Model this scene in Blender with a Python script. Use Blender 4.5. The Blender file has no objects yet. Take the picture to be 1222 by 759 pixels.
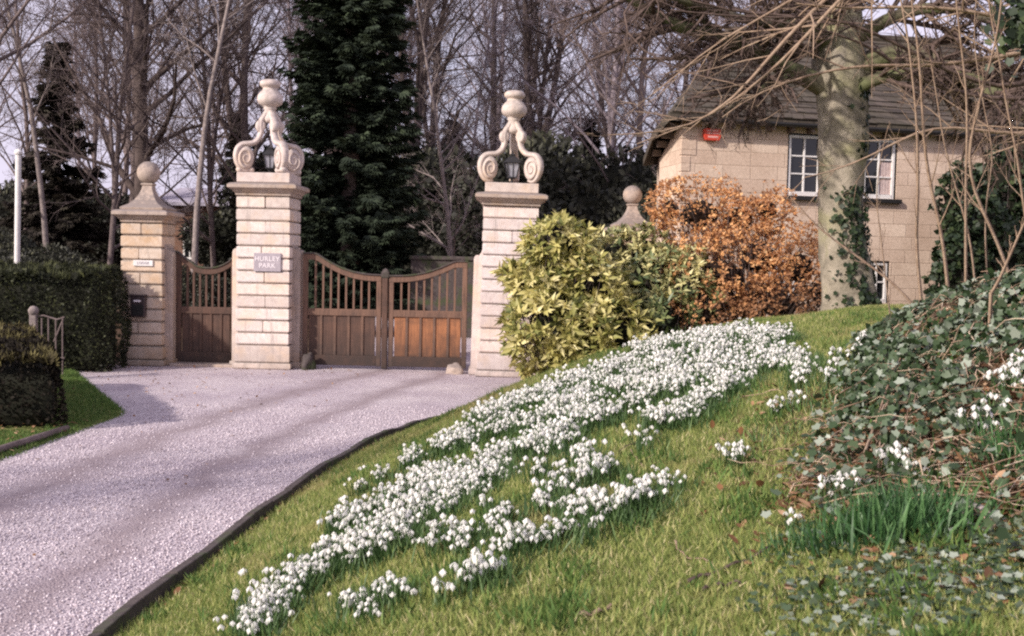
import bpy, math, random
import numpy as np
from mathutils import Vector, Matrix, noise

R = math.radians
rng = np.random.default_rng(7)
random.seed(11)
S = bpy.context.scene
COL = S.collection

# ------------------------------------------------------------------ camera
F = 1300.0; W0, H0 = 1222.0, 759.0
EYE = Vector((0, 0, 2.05)); PITCH = R(3.236); ROLL = R(1.2)
CM = (Matrix.Rotation(R(90) - PITCH, 3, 'X') @ Matrix.Rotation(ROLL, 3, 'Z'))
cd = bpy.data.cameras.new('camera'); cam = bpy.data.objects.new('camera', cd); COL.objects.link(cam)
cam.matrix_world = Matrix.Translation(EYE) @ CM.to_4x4()
cd.sensor_fit = 'HORIZONTAL'; cd.sensor_width = 36; cd.lens = 36 * F / W0
cd.clip_start = .05; cd.clip_end = 2000
cd.dof.use_dof = True; cd.dof.focus_distance = 11; cd.dof.aperture_fstop = 5.6
S.camera = cam
CMn = np.array(CM)

def ray(px, py):
    return CM @ Vector(((px - W0 / 2) / F, -(py - H0 / 2) / F, -1))
def at(px, py, Y):                      # survey helper: the point at depth Y that was measured at px, py
    d = ray(px, py); return EYE + d * (Y / d.y)
def proj(P):
    q = (P - np.array(EYE)) @ CMn
    return W0 / 2 + F * q[:, 0] / -q[:, 2], H0 / 2 - F * q[:, 1] / -q[:, 2]

# ------------------------------------------------------------------ terrain
TY = [-6, 4, 5.74, 8, 10, 11.6, 12.6, 13.3, 14.5, 16.2, 17.5, 19, 30, 60]
TX = [-2.5, -2.2, -2.08, -1.93, -1.75, -1.53, -1.25, -.83, -.3, .49, 1.1, 2.0, 9, 20]
LY = [-6, 10.3, 13.2, 13.6, 14.4, 15.6, 17.9, 18.7, 60]
LX = [-4.95, -4.86, -4.76, -4.85, -5.3, -5.95, -7.2, -7.6, -7.6]
def sm(a, b, x):
    t = np.clip((x - a) / (b - a), 0, 1); return t * t * (3 - 2 * t)
_ky = np.linspace(-10, 64, 1481); _kx = np.interp(_ky, TY, TX)
for _ in range(3): _kx = np.convolve(np.pad(_kx, 15, 'edge'), np.ones(31) / 31, 'valid')
def kerb_x(Y): return np.interp(Y, _ky, _kx)
def left_x(Y): return np.interp(Y, LY, LX)
_D = np.linspace(-2, 60, 1240)
_Z = np.interp(_D, [-2, 0, .15, 1.1, 2.2, 3.4, 4.6, 5.4, 9, 60], [0, 0, .04, .47, .93, 1.22, 1.41, 1.48, 1.6, 1.6])
_k = np.ones(9) / 9; _Z = np.convolve(np.pad(_Z, 4, 'edge'), _k, 'valid')
def height(X, Y):
    X = np.asarray(X, float); Y = np.asarray(Y, float)
    d = X - kerb_x(Y)
    z = np.interp(d, _D, _Z) * (.8 + .2 * sm(6, 12, Y)) * (1 - sm(14.8, 18.6, Y))
    z = z + .035 * np.sin(X * 2.3 + Y * .7) * sm(.3, 1.5, d) * np.cos(Y * 1.7 - X) * (Y < 17)
    e = ((X - 3.15) / 1.15) ** 2 + ((Y - 6.3) / 1.7) ** 2
    z = z + .78 * np.exp(-e * 1.1) ** 1.0
    dr = sm(left_x(Y) - .12, left_x(Y) + .12, X) * (1 - sm(-.1, .1, d))
    z = z + (1 - dr) * .03 * (d < 0) - dr * .035
    z = z + sm(30, 95, Y) * 6.0 + sm(95, 400, Y) * 6
    z = z + sm(12, 45, -X) * .8
    return z
def hz(x, y): return float(height(x, y))
def ground_at(px, py):
    d = ray(px, py); t = .5; prev = t
    while t < 120:
        p = EYE + d * t
        if p.z < hz(p.x, p.y): break
        prev = t; t += .08 + t * .01
    a, b = prev, t
    for _ in range(14):
        m = (a + b) / 2; p = EYE + d * m
        if p.z < hz(p.x, p.y): b = m
        else: a = m
    p = EYE + d * b; return Vector((p.x, p.y, hz(p.x, p.y)))

# ------------------------------------------------------------------ object helpers
def tag(o, label=None, cat=None, group=None, kind=None):
    if label: o['label'] = label
    if cat: o['category'] = cat
    if group: o['group'] = group
    if kind: o['kind'] = kind
    return o
def empty(name, loc, rz=0, label=None, cat=None, group=None):
    o = bpy.data.objects.new(name, None); COL.objects.link(o)
    o.location = loc; o.rotation_euler = (0, 0, rz); o.empty_display_size = .2
    return tag(o, label, cat, group)
def link(name, me, mats, parent=None, bevel=0, smooth=False, seg=2):
    o = bpy.data.objects.new(name, me); COL.objects.link(o)
    for m in (mats if isinstance(mats, (list, tuple)) else [mats]): me.materials.append(m)
    if parent is not None: o.parent = parent
    if smooth: me.polygons.foreach_set('use_smooth', [True] * len(me.polygons))
    if bevel:
        b = o.modifiers.new('bevel', 'BEVEL'); b.width = bevel; b.segments = seg; b.limit_method = 'ANGLE'; b.angle_limit = R(40)
    return o
def copy_tree(o, parent=None):
    c = o.copy(); COL.objects.link(c)
    if parent is not None: c.parent = parent
    for ch in list(o.children): copy_tree(ch, c)
    return c
def npmesh(name, V, Fc, tint=None, midx=None):
    me = bpy.data.meshes.new(name); V = np.asarray(V, np.float32); Fc = np.asarray(Fc, np.int32)
    me.vertices.add(len(V)); me.vertices.foreach_set('co', V.ravel())
    k = Fc.shape[1]; me.loops.add(Fc.size); me.loops.foreach_set('vertex_index', Fc.ravel())
    me.polygons.add(len(Fc)); me.polygons.foreach_set('loop_start', np.arange(len(Fc), dtype=np.int32) * k)
    try: me.polygons.foreach_set('loop_total', np.full(len(Fc), k, np.int32))
    except Exception: pass
    if midx is not None: me.polygons.foreach_set('material_index', np.asarray(midx, np.int32))
    if tint is not None:
        a = me.attributes.new('tint', 'FLOAT', 'POINT'); a.data.foreach_set('value', np.asarray(tint, np.float32))
    me.update(calc_edges=True); return me
def scatter(tv, tf, pos, rot, scale, tint=None):
    """copies of template (tv, tf) -> V, F, tint"""
    tv = np.asarray(tv, float); tf = np.asarray(tf, int); n = len(pos)
    scale = np.asarray(scale, float)
    if scale.ndim == 1: scale = scale[:, None] * np.ones(3)
    sv = tv[None] * scale[:, None, :]
    V = np.einsum('nij,nvj->nvi', rot, sv) + np.asarray(pos)[:, None, :]
    Fc = tf[None] + (np.arange(n) * len(tv))[:, None, None]
    t = None if tint is None else np.repeat(np.asarray(tint), len(tv))
    return V.reshape(-1, 3), Fc.reshape(-1, tf.shape[1]), t
def basis(z, spin=None):
    """rotation matrices (n,3,3): columns x, y, z with the given z; random spin"""
    z = z / (np.linalg.norm(z, axis=1, keepdims=True) + 1e-9)
    a = rng.normal(size=z.shape) if spin is None else spin
    x = np.cross(a, z); x /= (np.linalg.norm(x, axis=1, keepdims=True) + 1e-9)
    y = np.cross(z, x); return np.stack([x, y, z], axis=2)
def cat(parts):
    Vs, Fs, Ts, o = [], [], [], 0
    for V, Fc, t in parts:
        Vs.append(V); Fs.append(Fc + o); Ts.append(t if t is not None else np.full(len(V), .5)); o += len(V)
    return np.concatenate(Vs), np.concatenate(Fs), np.concatenate(Ts)

class MB:
    def __init__(s): s.v = []; s.f = []; s.M = Matrix.Identity(4)
    def add(s, vs, fs):
        o = len(s.v); s.v += [tuple(s.M @ Vector(v)) for v in vs]; s.f += [tuple(i + o for i in f) for f in fs]
    def box(s, x0, x1, y0, y1, z0, z1, rz=0, c=None):
        vs = [(x, y, z) for z in (z0, z1) for x, y in ((x0, y0), (x1, y0), (x1, y1), (x0, y1))]
        if rz:
            cx, cy = c or ((x0 + x1) / 2, (y0 + y1) / 2); ca, sa = math.cos(rz), math.sin(rz)
            vs = [(cx + (x - cx) * ca - (y - cy) * sa, cy + (x - cx) * sa + (y - cy) * ca, z) for x, y, z in vs]
        s.add(vs, [(0, 3, 2, 1), (4, 5, 6, 7), (0, 1, 5, 4), (1, 2, 6, 5), (2, 3, 7, 6), (3, 0, 4, 7)])
    def lathe(s, prof, n=24, c=(0, 0, 0)):
        vs = []; fs = []
        for r, z in prof:
            for i in range(n):
                a = 2 * math.pi * i / n; vs.append((c[0] + r * math.cos(a), c[1] + r * math.sin(a), c[2] + z))
        m = len(prof)
        for j in range(m - 1):
            for i in range(n):
                k = (i + 1) % n; fs.append((j * n + i, j * n + k, (j + 1) * n + k, (j + 1) * n + i))
        fs.append(tuple(range(n))[::-1]); fs.append(tuple((m - 1) * n + i for i in range(n)))
        s.add(vs, fs)
    def sqloft(s, prof, yk=1.0):
        """square sections: (half width, z)"""
        vs = []; fs = []
        for w, z in prof:
            vs += [(-w, -w * yk, z), (w, -w * yk, z), (w, w * yk, z), (-w, w * yk, z)]
        m = len(prof)
        for j in range(m - 1):
            for i in range(4):
                k = (i + 1) % 4; fs.append((j * 4 + i, j * 4 + k, (j + 1) * 4 + k, (j + 1) * 4 + i))
        fs.append((3, 2, 1, 0)); fs.append(tuple((m - 1) * 4 + i for i in range(4))); s.add(vs, fs)
    def tube(s, pts, rad, n=6, flat=None, caps=True):
        """sweep; flat = (side vector, width factor) for an oval section"""
        pts = [Vector(p) for p in pts]; m = len(pts)
        if not hasattr(rad, '__len__'): rad = [rad] * m
        vs = []; fs = []; ref = None
        for i, p in enumerate(pts):
            t = (pts[min(i + 1, m - 1)] - pts[max(i - 1, 0)])
            if t.length < 1e-9: t = Vector((0, 0, 1))
            t.normalize()
            if flat: u = Vector(flat[0]).normalized(); w = t.cross(u).normalized(); fk = flat[1]
            else:
                if ref is None: ref = Vector((1, 0, 0)) if abs(t.x) < .9 else Vector((0, 1, 0))
                w = t.cross(ref).normalized(); u = w.cross(t).normalized(); ref = u; fk = 1
            for k in range(n):
                a = 2 * math.pi * k / n
                vs.append(p + u * math.cos(a) * rad[i] * fk + w * math.sin(a) * rad[i])
        for i in range(m - 1):
            for k in range(n):
                q = (k + 1) % n; fs.append((i * n + k, i * n + q, (i + 1) * n + q, (i + 1) * n + k))
        if caps: fs.append(tuple(range(n))[::-1]); fs.append(tuple((m - 1) * n + k for k in range(n)))
        s.add(vs, fs)
    def prism(s, poly, y0, y1):
        """polygon in x-z, extruded along y"""
        n = len(poly); vs = [(x, y0, z) for x, z in poly] + [(x, y1, z) for x, z in poly]
        s.add(vs, [tuple(range(n)), tuple(range(2 * n - 1, n - 1, -1))] + [((i + 1) % n, i, n + i, n + (i + 1) % n) for i in range(n)])
    def build(s, name, mat, parent=None, bevel=0, smooth=False, seg=2):
        me = bpy.data.meshes.new(name); me.from_pydata(s.v, [], s.f); me.update()
        o = link(name, me, mat, parent, bevel, smooth, seg); return o

# ------------------------------------------------------------------ materials
def newmat(name):
    m = bpy.data.materials.new(name); m.use_nodes = True; nt = m.node_tree; nt.nodes.clear()
    return m, nt, nt.nodes, nt.links
def ramp(N, stops, interp='LINEAR'):
    r = N.new('ShaderNodeValToRGB'); r.color_ramp.interpolation = interp; e = r.color_ramp.elements
    while len(e) < len(stops): e.new(.5)
    for i, (p, c) in enumerate(stops): e[i].position = p; e[i].color = (*c, 1)
    return r
def noise_tex(N, L, vec, scale, detail=4, rough=.6):
    t = N.new('ShaderNodeTexNoise'); t.inputs['Scale'].default_value = scale; t.inputs['Detail'].default_value = detail
    t.inputs['Roughness'].default_value = rough
    if vec is not None: L.new(vec, t.inputs['Vector'])
    return t
def mix(N, L, fac, a, b, mode='MIX'):
    m = N.new('ShaderNodeMix'); m.data_type = 'RGBA'; m.blend_type = mode
    for i, v in ((0, fac), (6, a), (7, b)):
        if hasattr(v, 'is_output'): L.new(v, m.inputs[i])
        elif i == 0: m.inputs[0].default_value = v
        else: m.inputs[i].default_value = (*v, 1)
    return m.outputs[2]
def bsdf(N, L, col, rough=.8, spec=.3, bump=None, bstr=.3, bdist=.02, trans=None):
    p = N.new('ShaderNodeBsdfPrincipled'); p.inputs['Roughness'].default_value = rough
    p.inputs['Specular IOR Level'].default_value = spec
    if hasattr(col, 'is_output'): L.new(col, p.inputs['Base Color'])
    else: p.inputs['Base Color'].default_value = (*col, 1)
    if bump is not None:
        b = N.new('ShaderNodeBump'); b.inputs['Strength'].default_value = bstr; b.inputs['Distance'].default_value = bdist
        L.new(bump, b.inputs['Height']); L.new(b.outputs[0], p.inputs['Normal'])
    out = N.new('ShaderNodeOutputMaterial'); sh = p.outputs[0]
    if trans:
        t = N.new('ShaderNodeBsdfTranslucent')
        if hasattr(col, 'is_output'): L.new(col, t.inputs[0])
        else: t.inputs[0].default_value = (*col, 1)
        m = N.new('ShaderNodeMixShader'); m.inputs[0].default_value = trans
        L.new(sh, m.inputs[1]); L.new(t.outputs[0], m.inputs[2]); sh = m.outputs[0]
    L.new(sh, out.inputs[0]); return p
def mat_mottle(name, stops, scale=6, rough=.85, bump=.3, bdist=.01, spec=.25, big=None, coord='Object', bscale=None, metal=0):
    m, nt, N, L = newmat(name); tc = N.new('ShaderNodeTexCoord'); v = tc.outputs[coord]
    n1 = noise_tex(N, L, v, scale, 6, .65); r = ramp(N, stops); L.new(n1.outputs[0], r.inputs[0]); c = r.outputs[0]
    if big:
        n2 = noise_tex(N, L, v, big[0], 3); r2 = ramp(N, [(big[1], (0, 0, 0)), (big[2], (1, 1, 1))]); L.new(n2.outputs[0], r2.inputs[0])
        c = mix(N, L, r2.outputs[0], c, big[3])
    n3 = noise_tex(N, L, v, bscale or scale * 5, 5, .7)
    p = bsdf(N, L, c, rough, spec, n3.outputs[0], bump, bdist); p.inputs['Metallic'].default_value = metal
    return m
def mat_tint(name, stops, rough=.6, spec=.3, trans=.25, nscale=0, ncol=None, nlo=.45, nhi=.6, rv=0):
    m, nt, N, L = newmat(name); a = N.new('ShaderNodeAttribute'); a.attribute_name = 'tint'
    r = ramp(N, stops); L.new(a.outputs['Fac'], r.inputs[0]); c = r.outputs[0]
    if nscale:
        g = N.new('ShaderNodeNewGeometry'); n = noise_tex(N, L, g.outputs['Position'], nscale, 5, .65)
        r2 = ramp(N, [(nlo, (0, 0, 0)), (nhi, (1, 1, 1))]); L.new(n.outputs[0], r2.inputs[0]); c = mix(N, L, r2.outputs[0], c, ncol)
    bsdf(N, L, c, rough, spec, trans=trans); return m

def stone_mat(name, base, hi, stain, lichen, z_low=True):
    """weathered ashlar: block-to-block tone, ochre stain, grey lichen on upward faces, damp foot"""
    m, nt, N, L = newmat(name); tc = N.new('ShaderNodeTexCoord'); v = tc.outputs['Object']
    a = N.new('ShaderNodeAttribute'); a.attribute_name = 'tint'
    n1 = noise_tex(N, L, v, 9, 8, .7); r = ramp(N, [(.3, base), (.7, hi)]); L.new(n1.outputs[0], r.inputs[0]); c = r.outputs[0]
    r0 = ramp(N, [(0, tuple(.84 * x for x in (1, .96, .92))), (.5, (1, 1, 1)), (1, (1.06, 1.0, .93))]); L.new(a.outputs['Fac'], r0.inputs[0])
    c = mix(N, L, 1.0, c, r0.outputs[0], 'MULTIPLY')
    n2 = noise_tex(N, L, v, 2.2, 5, .6); r2 = ramp(N, [(.5, (0, 0, 0)), (.68, (.75, .75, .75))]); L.new(n2.outputs[0], r2.inputs[0])
    c = mix(N, L, r2.outputs[0], c, stain)
    mp = N.new('ShaderNodeMapping'); mp.inputs['Scale'].default_value = (9, 9, .7); L.new(v, mp.inputs[0]); ns = noise_tex(N, L, mp.outputs[0], 1.3, 5, .7)
    rs = ramp(N, [(.54, (0, 0, 0)), (.72, (.6, .6, .6))]); L.new(ns.outputs[0], rs.inputs[0]); c = mix(N, L, rs.outputs[0], c, tuple(.85 * x for x in lichen))
    g = N.new('ShaderNodeNewGeometry'); sx = N.new('ShaderNodeSeparateXYZ'); L.new(g.outputs['Normal'], sx.inputs[0])
    n4 = noise_tex(N, L, v, 14, 6, .75)
    ml = N.new('ShaderNodeMath'); ml.operation = 'MULTIPLY_ADD'; L.new(sx.outputs[2], ml.inputs[0]); ml.inputs[1].default_value = .45; L.new(n4.outputs[0], ml.inputs[2])
    r3 = ramp(N, [(.62, (0, 0, 0)), (.78, (.8, .8, .8))]); L.new(ml.outputs[0], r3.inputs[0])
    c = mix(N, L, r3.outputs[0], c, lichen)
    if z_low:
        sp = N.new('ShaderNodeSeparateXYZ'); L.new(g.outputs['Position'], sp.inputs[0])
        mr = N.new('ShaderNodeMapRange'); mr.inputs[1].default_value = .0; mr.inputs[2].default_value = .55; mr.inputs[3].default_value = .85; mr.inputs[4].default_value = 0
        L.new(sp.outputs[2], mr.inputs[0]); mm = N.new('ShaderNodeMath'); mm.operation = 'MULTIPLY'; L.new(mr.outputs[0], mm.inputs[0])
        n5 = noise_tex(N, L, v, 5, 5); L.new(n5.outputs[0], mm.inputs[1]); c = mix(N, L, mm.outputs[0], c, tuple(.5 * x for x in lichen))
    n3 = noise_tex(N, L, v, 45, 6, .75)
    bsdf(N, L, c, .9, .2, n3.outputs[0], .45, .01); return m

M = {}
M['stone_warm'] = stone_mat('honey_sandstone', (.50, .39, .30), (.72, .61, .52), (.56, .36, .20), (.25, .22, .19))
M['stone_pale'] = stone_mat('pale_sandstone', (.62, .53, .49), (.84, .76, .72), (.70, .52, .37), (.36, .31, .28))
M['stone_pink'] = stone_mat('pinkish_sandstone', (.66, .56, .54), (.86, .78, .76), (.66, .5, .38), (.36, .31, .29))
M['stone_lichen'] = stone_mat('lichened_stone', (.40, .33, .29), (.62, .53, .48), (.45, .32, .22), (.20, .17, .16), False)
M['joint'] = mat_mottle('stone_joint', [(.3, (.26, .20, .16)), (.7, (.42, .34, .28))], 20)
M['kerb'] = mat_mottle('weathered_edging', [(.3, (.045, .036, .035)), (.7, (.11, .09, .085))], 14, big=(3, .5, .65, (.06, .075, .035)))
M['iron'] = mat_mottle('black_iron', [(.3, (.012, .012, .014)), (.7, (.035, .034, .036))], 30, rough=.55, bump=.15, spec=.5)
M['white_paint'] = mat_mottle('white_paint', [(.3, (.68, .65, .63)), (.7, (.82, .79, .77))], 12, rough=.45, bump=.1, bdist=.003)
M['black_paint'] = mat_mottle('black_paint', [(.3, (.015, .014, .014)), (.7, (.03, .028, .028))], 20, rough=.5, bump=.1)
M['slate_plaque'] = mat_mottle('slate_plaque', [(.3, (.34, .30, .33)), (.7, (.44, .39, .42))], 9, rough=.6, bump=.1)
M['letters'] = mat_mottle('painted_letters', [(.3, (.72, .66, .68)), (.7, (.78, .72, .74))], 20, bump=0)
M['curtain'] = mat_mottle('net_curtain', [(.3, (.45, .34, .32)), (.7, (.62, .5, .47))], 16, bump=.3)
M['red'] = mat_mottle('red_plastic', [(.3, (.55, .05, .03)), (.7, (.66, .09, .05))], 12, rough=.5, bump=.05)
M['pink_letters'] = mat_mottle('faded_print', [(.3, (.75, .36, .33)), (.7, (.8, .45, .4))], 30, bump=0)
M['red_box'] = mat_mottle('mailbox_paint', [(.3, (.03, .018, .02)), (.7, (.06, .04, .042))], 10, rough=.4, bump=.1, spec=.5)

def wood_mat(name, lo, hi, dark):
    m, nt, N, L = newmat(name); tc = N.new('ShaderNodeTexCoord'); mp = N.new('ShaderNodeMapping'); mp.inputs['Scale'].default_value = (22, 22, 1.6)
    L.new(tc.outputs['Object'], mp.inputs[0]); n = noise_tex(N, L, mp.outputs[0], 2.2, 7, .7)
    r = ramp(N, [(.3, lo), (.72, hi)]); L.new(n.outputs[0], r.inputs[0]); c = r.outputs[0]
    sp = N.new('ShaderNodeSeparateXYZ'); L.new(tc.outputs['Object'], sp.inputs[0])
    mr = N.new('ShaderNodeMapRange'); mr.inputs[1].default_value = .08; mr.inputs[2].default_value = .75; mr.inputs[3].default_value = 1.9; mr.inputs[4].default_value = 0
    L.new(sp.outputs[2], mr.inputs[0]); n2 = noise_tex(N, L, tc.outputs['Object'], 7, 6, .7)
    mm = N.new('ShaderNodeMath'); mm.operation = 'MULTIPLY'; mm.use_clamp = True; L.new(mr.outputs[0], mm.inputs[0]); L.new(n2.outputs[0], mm.inputs[1])
    c = mix(N, L, mm.outputs[0], c, dark)
    n3 = noise_tex(N, L, tc.outputs['Object'], 3, 4); r3 = ramp(N, [(.5, (0, 0, 0)), (.7, (.6, .6, .6))]); L.new(n3.outputs[0], r3.inputs[0]); c = mix(N, L, r3.outputs[0], c, dark)
    bsdf(N, L, c, .65, .3, n.outputs[0], .4, .006); return m
M['wood_dark'] = wood_mat('weathered_oak', (.060, .036, .028), (.16, .088, .062), (.05, .035, .03))
M['wood_orange'] = wood_mat('orange_oak', (.19, .08, .042), (.46, .20, .09), (.07, .045, .035))
M['wood_frame'] = wood_mat('oak_frame', (.10, .058, .042), (.25, .145, .10), (.06, .045, .04))

def bark(name, lo, hi, green=None, scale=7):
    return mat_mottle(name, [(.3, lo), (.7, hi)], scale, rough=.95, bump=.6, bdist=.02, spec=.1, big=(1.1, .5, .65, green) if green else None)
M['bark_beech'] = mat_mottle('beech_bark', [(.30, (.10, .09, .07)), (.47, (.28, .245, .19)), (.7, (.46, .40, .32))], 2.6, .9, .7, .03, .15, (1.4, .52, .66, (.31, .29, .17)), bscale=22)
M['bark_limb'] = mat_mottle('beech_limb_bark', [(.3, (.05, .043, .032)), (.7, (.19, .165, .115))], 3.5, .9, .6, .02, .15, (1.6, .48, .62, (.14, .15, .075)), bscale=22)
M['bark_dark'] = bark('dark_bark', (.06, .045, .042), (.14, .108, .10))
M['bark_mid'] = bark('brown_bark', (.11, .083, .08), (.24, .19, .18))
M['bark_pale'] = bark('pale_bark', (.17, .14, .135), (.36, .30, .28))
M['bark_haze'] = bark('haze_tinted_bark', (.20, .165, .18), (.34, .285, .31))  # distance haze put into the bark colour: paler, greyish purple
M['twig_tan'] = bark('tan_twig', (.25, .165, .115), (.44, .33, .235), None, 14)
M['twig_dark'] = bark('dark_twig', (.07, .05, .045), (.18, .13, .11), None, 14)

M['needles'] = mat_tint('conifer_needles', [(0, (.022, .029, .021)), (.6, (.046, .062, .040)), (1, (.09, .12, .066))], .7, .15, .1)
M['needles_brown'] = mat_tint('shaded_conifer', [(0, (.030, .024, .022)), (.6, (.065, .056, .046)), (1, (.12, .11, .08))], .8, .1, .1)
M['evergreen'] = mat_tint('evergreen_leaf', [(0, (.022, .022, .018)), (.7, (.058, .060, .042)), (1, (.13, .13, .08))], .55, .3, .15)
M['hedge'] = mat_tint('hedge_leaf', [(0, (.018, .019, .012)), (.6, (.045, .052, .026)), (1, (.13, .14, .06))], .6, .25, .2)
M['hedge_lit_top'] = mat_tint('hedge_sunlit_feather', [(0, (.03, .022, .012)), (.6, (.12, .105, .045)), (1, (.30, .26, .11))], .7, .2, .2)  # sunlit tone put into the feathery top of the low hedge
M['hedge_shade'] = mat_tint('hedge_shaded_leaf', [(0, (.008, .006, .005)), (.8, (.022, .018, .013)), (1, (.05, .045, .025))], .7, .1, .05)  # shade put into the leaf colour of the low hedge's sides
M['laurel'] = mat_tint('yellow_laurel_leaf', [(0, (.06, .085, .025)), (.3, (.24, .25, .07)), (.6, (.58, .52, .19)), (1, (.88, .79, .42))], .42, .45, .25)
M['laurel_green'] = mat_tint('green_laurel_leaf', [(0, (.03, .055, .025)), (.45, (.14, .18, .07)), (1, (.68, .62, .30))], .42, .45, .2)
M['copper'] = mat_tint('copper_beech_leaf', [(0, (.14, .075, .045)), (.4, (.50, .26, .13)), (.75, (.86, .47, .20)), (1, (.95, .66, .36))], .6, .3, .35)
M['core_dark'] = mat_mottle('inner_shade_leaves', [(.35, (.006, .007, .004)), (.7, (.02, .02, .011))], 18, bump=.5)  # near-black colour stands in for the shade inside bushes and hedges
M['core_rust_shade'] = mat_mottle('inner_shade_rust_leaves', [(.35, (.008, .004, .003)), (.7, (.025, .012, .007))], 18, bump=.5)  # rust leaves with the bush's inner shade put into the colour
M['ivy'] = mat_tint('ivy_leaf', [(0, (.014, .028, .010)), (.55, (.040, .072, .026)), (.85, (.12, .165, .095)), (1, (.30, .34, .27))], .42, .35, .15)
M['ivy_wall'] = mat_tint('wall_ivy_leaf', [(0, (.010, .018, .009)), (.6, (.03, .052, .022)), (1, (.09, .12, .05))], .5, .4, .15)
M['grass'] = mat_tint('lawn_blade', [(0, (.14, .20, .055)), (.5, (.28, .335, .095)), (.85, (.46, .46, .17)), (1, (.70, .60, .36))], .6, .25, .4, .9, (.46, .38, .19), .54, .72)
M['verge_grass'] = mat_tint('verge_blade', [(0, (.05, .10, .025)), (.6, (.11, .20, .05)), (1, (.24, .32, .09))], .6, .25, .35)
M['drop_leaf'] = mat_tint('snowdrop_leaf', [(0, (.03, .07, .02)), (.6, (.075, .14, .045)), (1, (.16, .24, .09))], .5, .35, .25)
M['daff_leaf'] = mat_tint('daffodil_leaf', [(0, (.02, .06, .02)), (.6, (.06, .15, .045)), (1, (.18, .32, .13))], .45, .4, .3)
M['petal'] = mat_tint('snowdrop_petal', [(0, (.92, .90, .84)), (1, (.98, .97, .93))], .5, .3, .38)
M['dead_leaf'] = mat_tint('dead_leaf', [(0, (.07, .035, .02)), (.6, (.27, .13, .06)), (1, (.55, .36, .22))], .7, .2, .2)
M['straw'] = mat_tint('dead_stem', [(0, (.16, .10, .07)), (.6, (.42, .29, .20)), (1, (.68, .54, .40))], .7, .2, 0)
M['pebble'] = mat_tint('gravel_chip', [(0, (.25, .205, .225)), (.15, (.46, .40, .43)), (.7, (.60, .53, .565)), (1, (.78, .71, .73))], .8, .25, 0)

# glass
m, nt, N, L = newmat('window_glass'); p = bsdf(N, L, (.012, .013, .015), .08, .6); M['glass'] = m
m, nt, N, L = newmat('lantern_glass'); tc = N.new('ShaderNodeTexCoord'); n = noise_tex(N, L, tc.outputs['Object'], 14, 3)
r = ramp(N, [(.3, (.28, .28, .32)), (.7, (.52, .52, .58))]); L.new(n.outputs[0], r.inputs[0]); bsdf(N, L, r.outputs[0], .12, .6); M['lantern_glass'] = m

# gravel sheet
m, nt, N, L = newmat('pink_gravel'); g = N.new('ShaderNodeNewGeometry'); pos = g.outputs['Position']
v = N.new('ShaderNodeTexVoronoi'); v.inputs['Scale'].default_value = 68; L.new(pos, v.inputs['Vector'])
bw = N.new('ShaderNodeRGBToBW'); L.new(v.outputs['Color'], bw.inputs[0])
r = ramp(N, [(.15, (.38, .32, .345)), (.4, (.50, .435, .46)), (.65, (.58, .515, .545)), (.9, (.70, .64, .66))]); L.new(bw.outputs[0], r.inputs[0])
dk = ramp(N, [(.0, (1, 1, 1)), (.7, (.88, .88, .88)), (1, (.5, .48, .48))]); mdd = N.new('ShaderNodeMath'); mdd.operation = 'MULTIPLY'; mdd.inputs[1].default_value = 1.1
L.new(v.outputs['Distance'], mdd.inputs[0]); L.new(mdd.outputs[0], dk.inputs[0])
c = mix(N, L, 1.0, r.outputs[0], dk.outputs[0], 'MULTIPLY')
n1 = noise_tex(N, L, pos, .8, 4, .6); r1 = ramp(N, [(.35, (.86, .83, .86)), (.65, (1.1, 1.1, 1.08))]); L.new(n1.outputs[0], r1.inputs[0]); c = mix(N, L, 1.0, c, r1.outputs[0], 'MULTIPLY')
# tree-shadow bands painted into the gravel, laid like wheel tracks along the bend
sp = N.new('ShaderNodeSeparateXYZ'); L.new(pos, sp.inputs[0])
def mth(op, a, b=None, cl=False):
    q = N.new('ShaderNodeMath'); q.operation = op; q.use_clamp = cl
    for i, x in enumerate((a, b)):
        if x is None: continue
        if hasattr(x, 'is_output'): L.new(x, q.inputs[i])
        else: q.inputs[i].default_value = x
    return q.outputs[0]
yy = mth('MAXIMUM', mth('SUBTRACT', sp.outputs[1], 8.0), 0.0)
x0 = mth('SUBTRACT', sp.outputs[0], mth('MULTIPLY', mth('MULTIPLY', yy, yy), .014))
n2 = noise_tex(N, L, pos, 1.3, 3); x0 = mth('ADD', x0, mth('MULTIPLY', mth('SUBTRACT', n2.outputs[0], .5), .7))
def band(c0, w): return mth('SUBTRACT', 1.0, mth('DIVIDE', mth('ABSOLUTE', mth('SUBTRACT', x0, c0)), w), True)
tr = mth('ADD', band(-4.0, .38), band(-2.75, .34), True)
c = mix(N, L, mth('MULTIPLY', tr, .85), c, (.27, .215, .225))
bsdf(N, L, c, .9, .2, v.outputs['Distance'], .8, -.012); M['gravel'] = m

# ground sheet
m, nt, N, L = newmat('lawn_and_woodland_floor'); g = N.new('ShaderNodeNewGeometry'); pos = g.outputs['Position']
n1 = noise_tex(N, L, pos, 26, 6, .7); r = ramp(N, [(.3, (.07, .095, .028)), (.5, (.15, .18, .055)), (.75, (.30, .27, .12))]); L.new(n1.outputs[0], r.inputs[0])
n2 = noise_tex(N, L, pos, .9, 5, .65); r2 = ramp(N, [(.5, (0, 0, 0)), (.7, (.8, .8, .8))]); L.new(n2.outputs[0], r2.inputs[0])
c = mix(N, L, r2.outputs[0], r.outputs[0], (.26, .21, .09))
n3 = noise_tex(N, L, pos, 3.5, 6, .7); rw = ramp(N, [(.3, (.04, .026, .018)), (.6, (.11, .07, .045)), (.8, (.07, .075, .03))]); L.new(n3.outputs[0], rw.inputs[0])
sp = N.new('ShaderNodeSeparateXYZ'); L.new(pos, sp.inputs[0])
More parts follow.
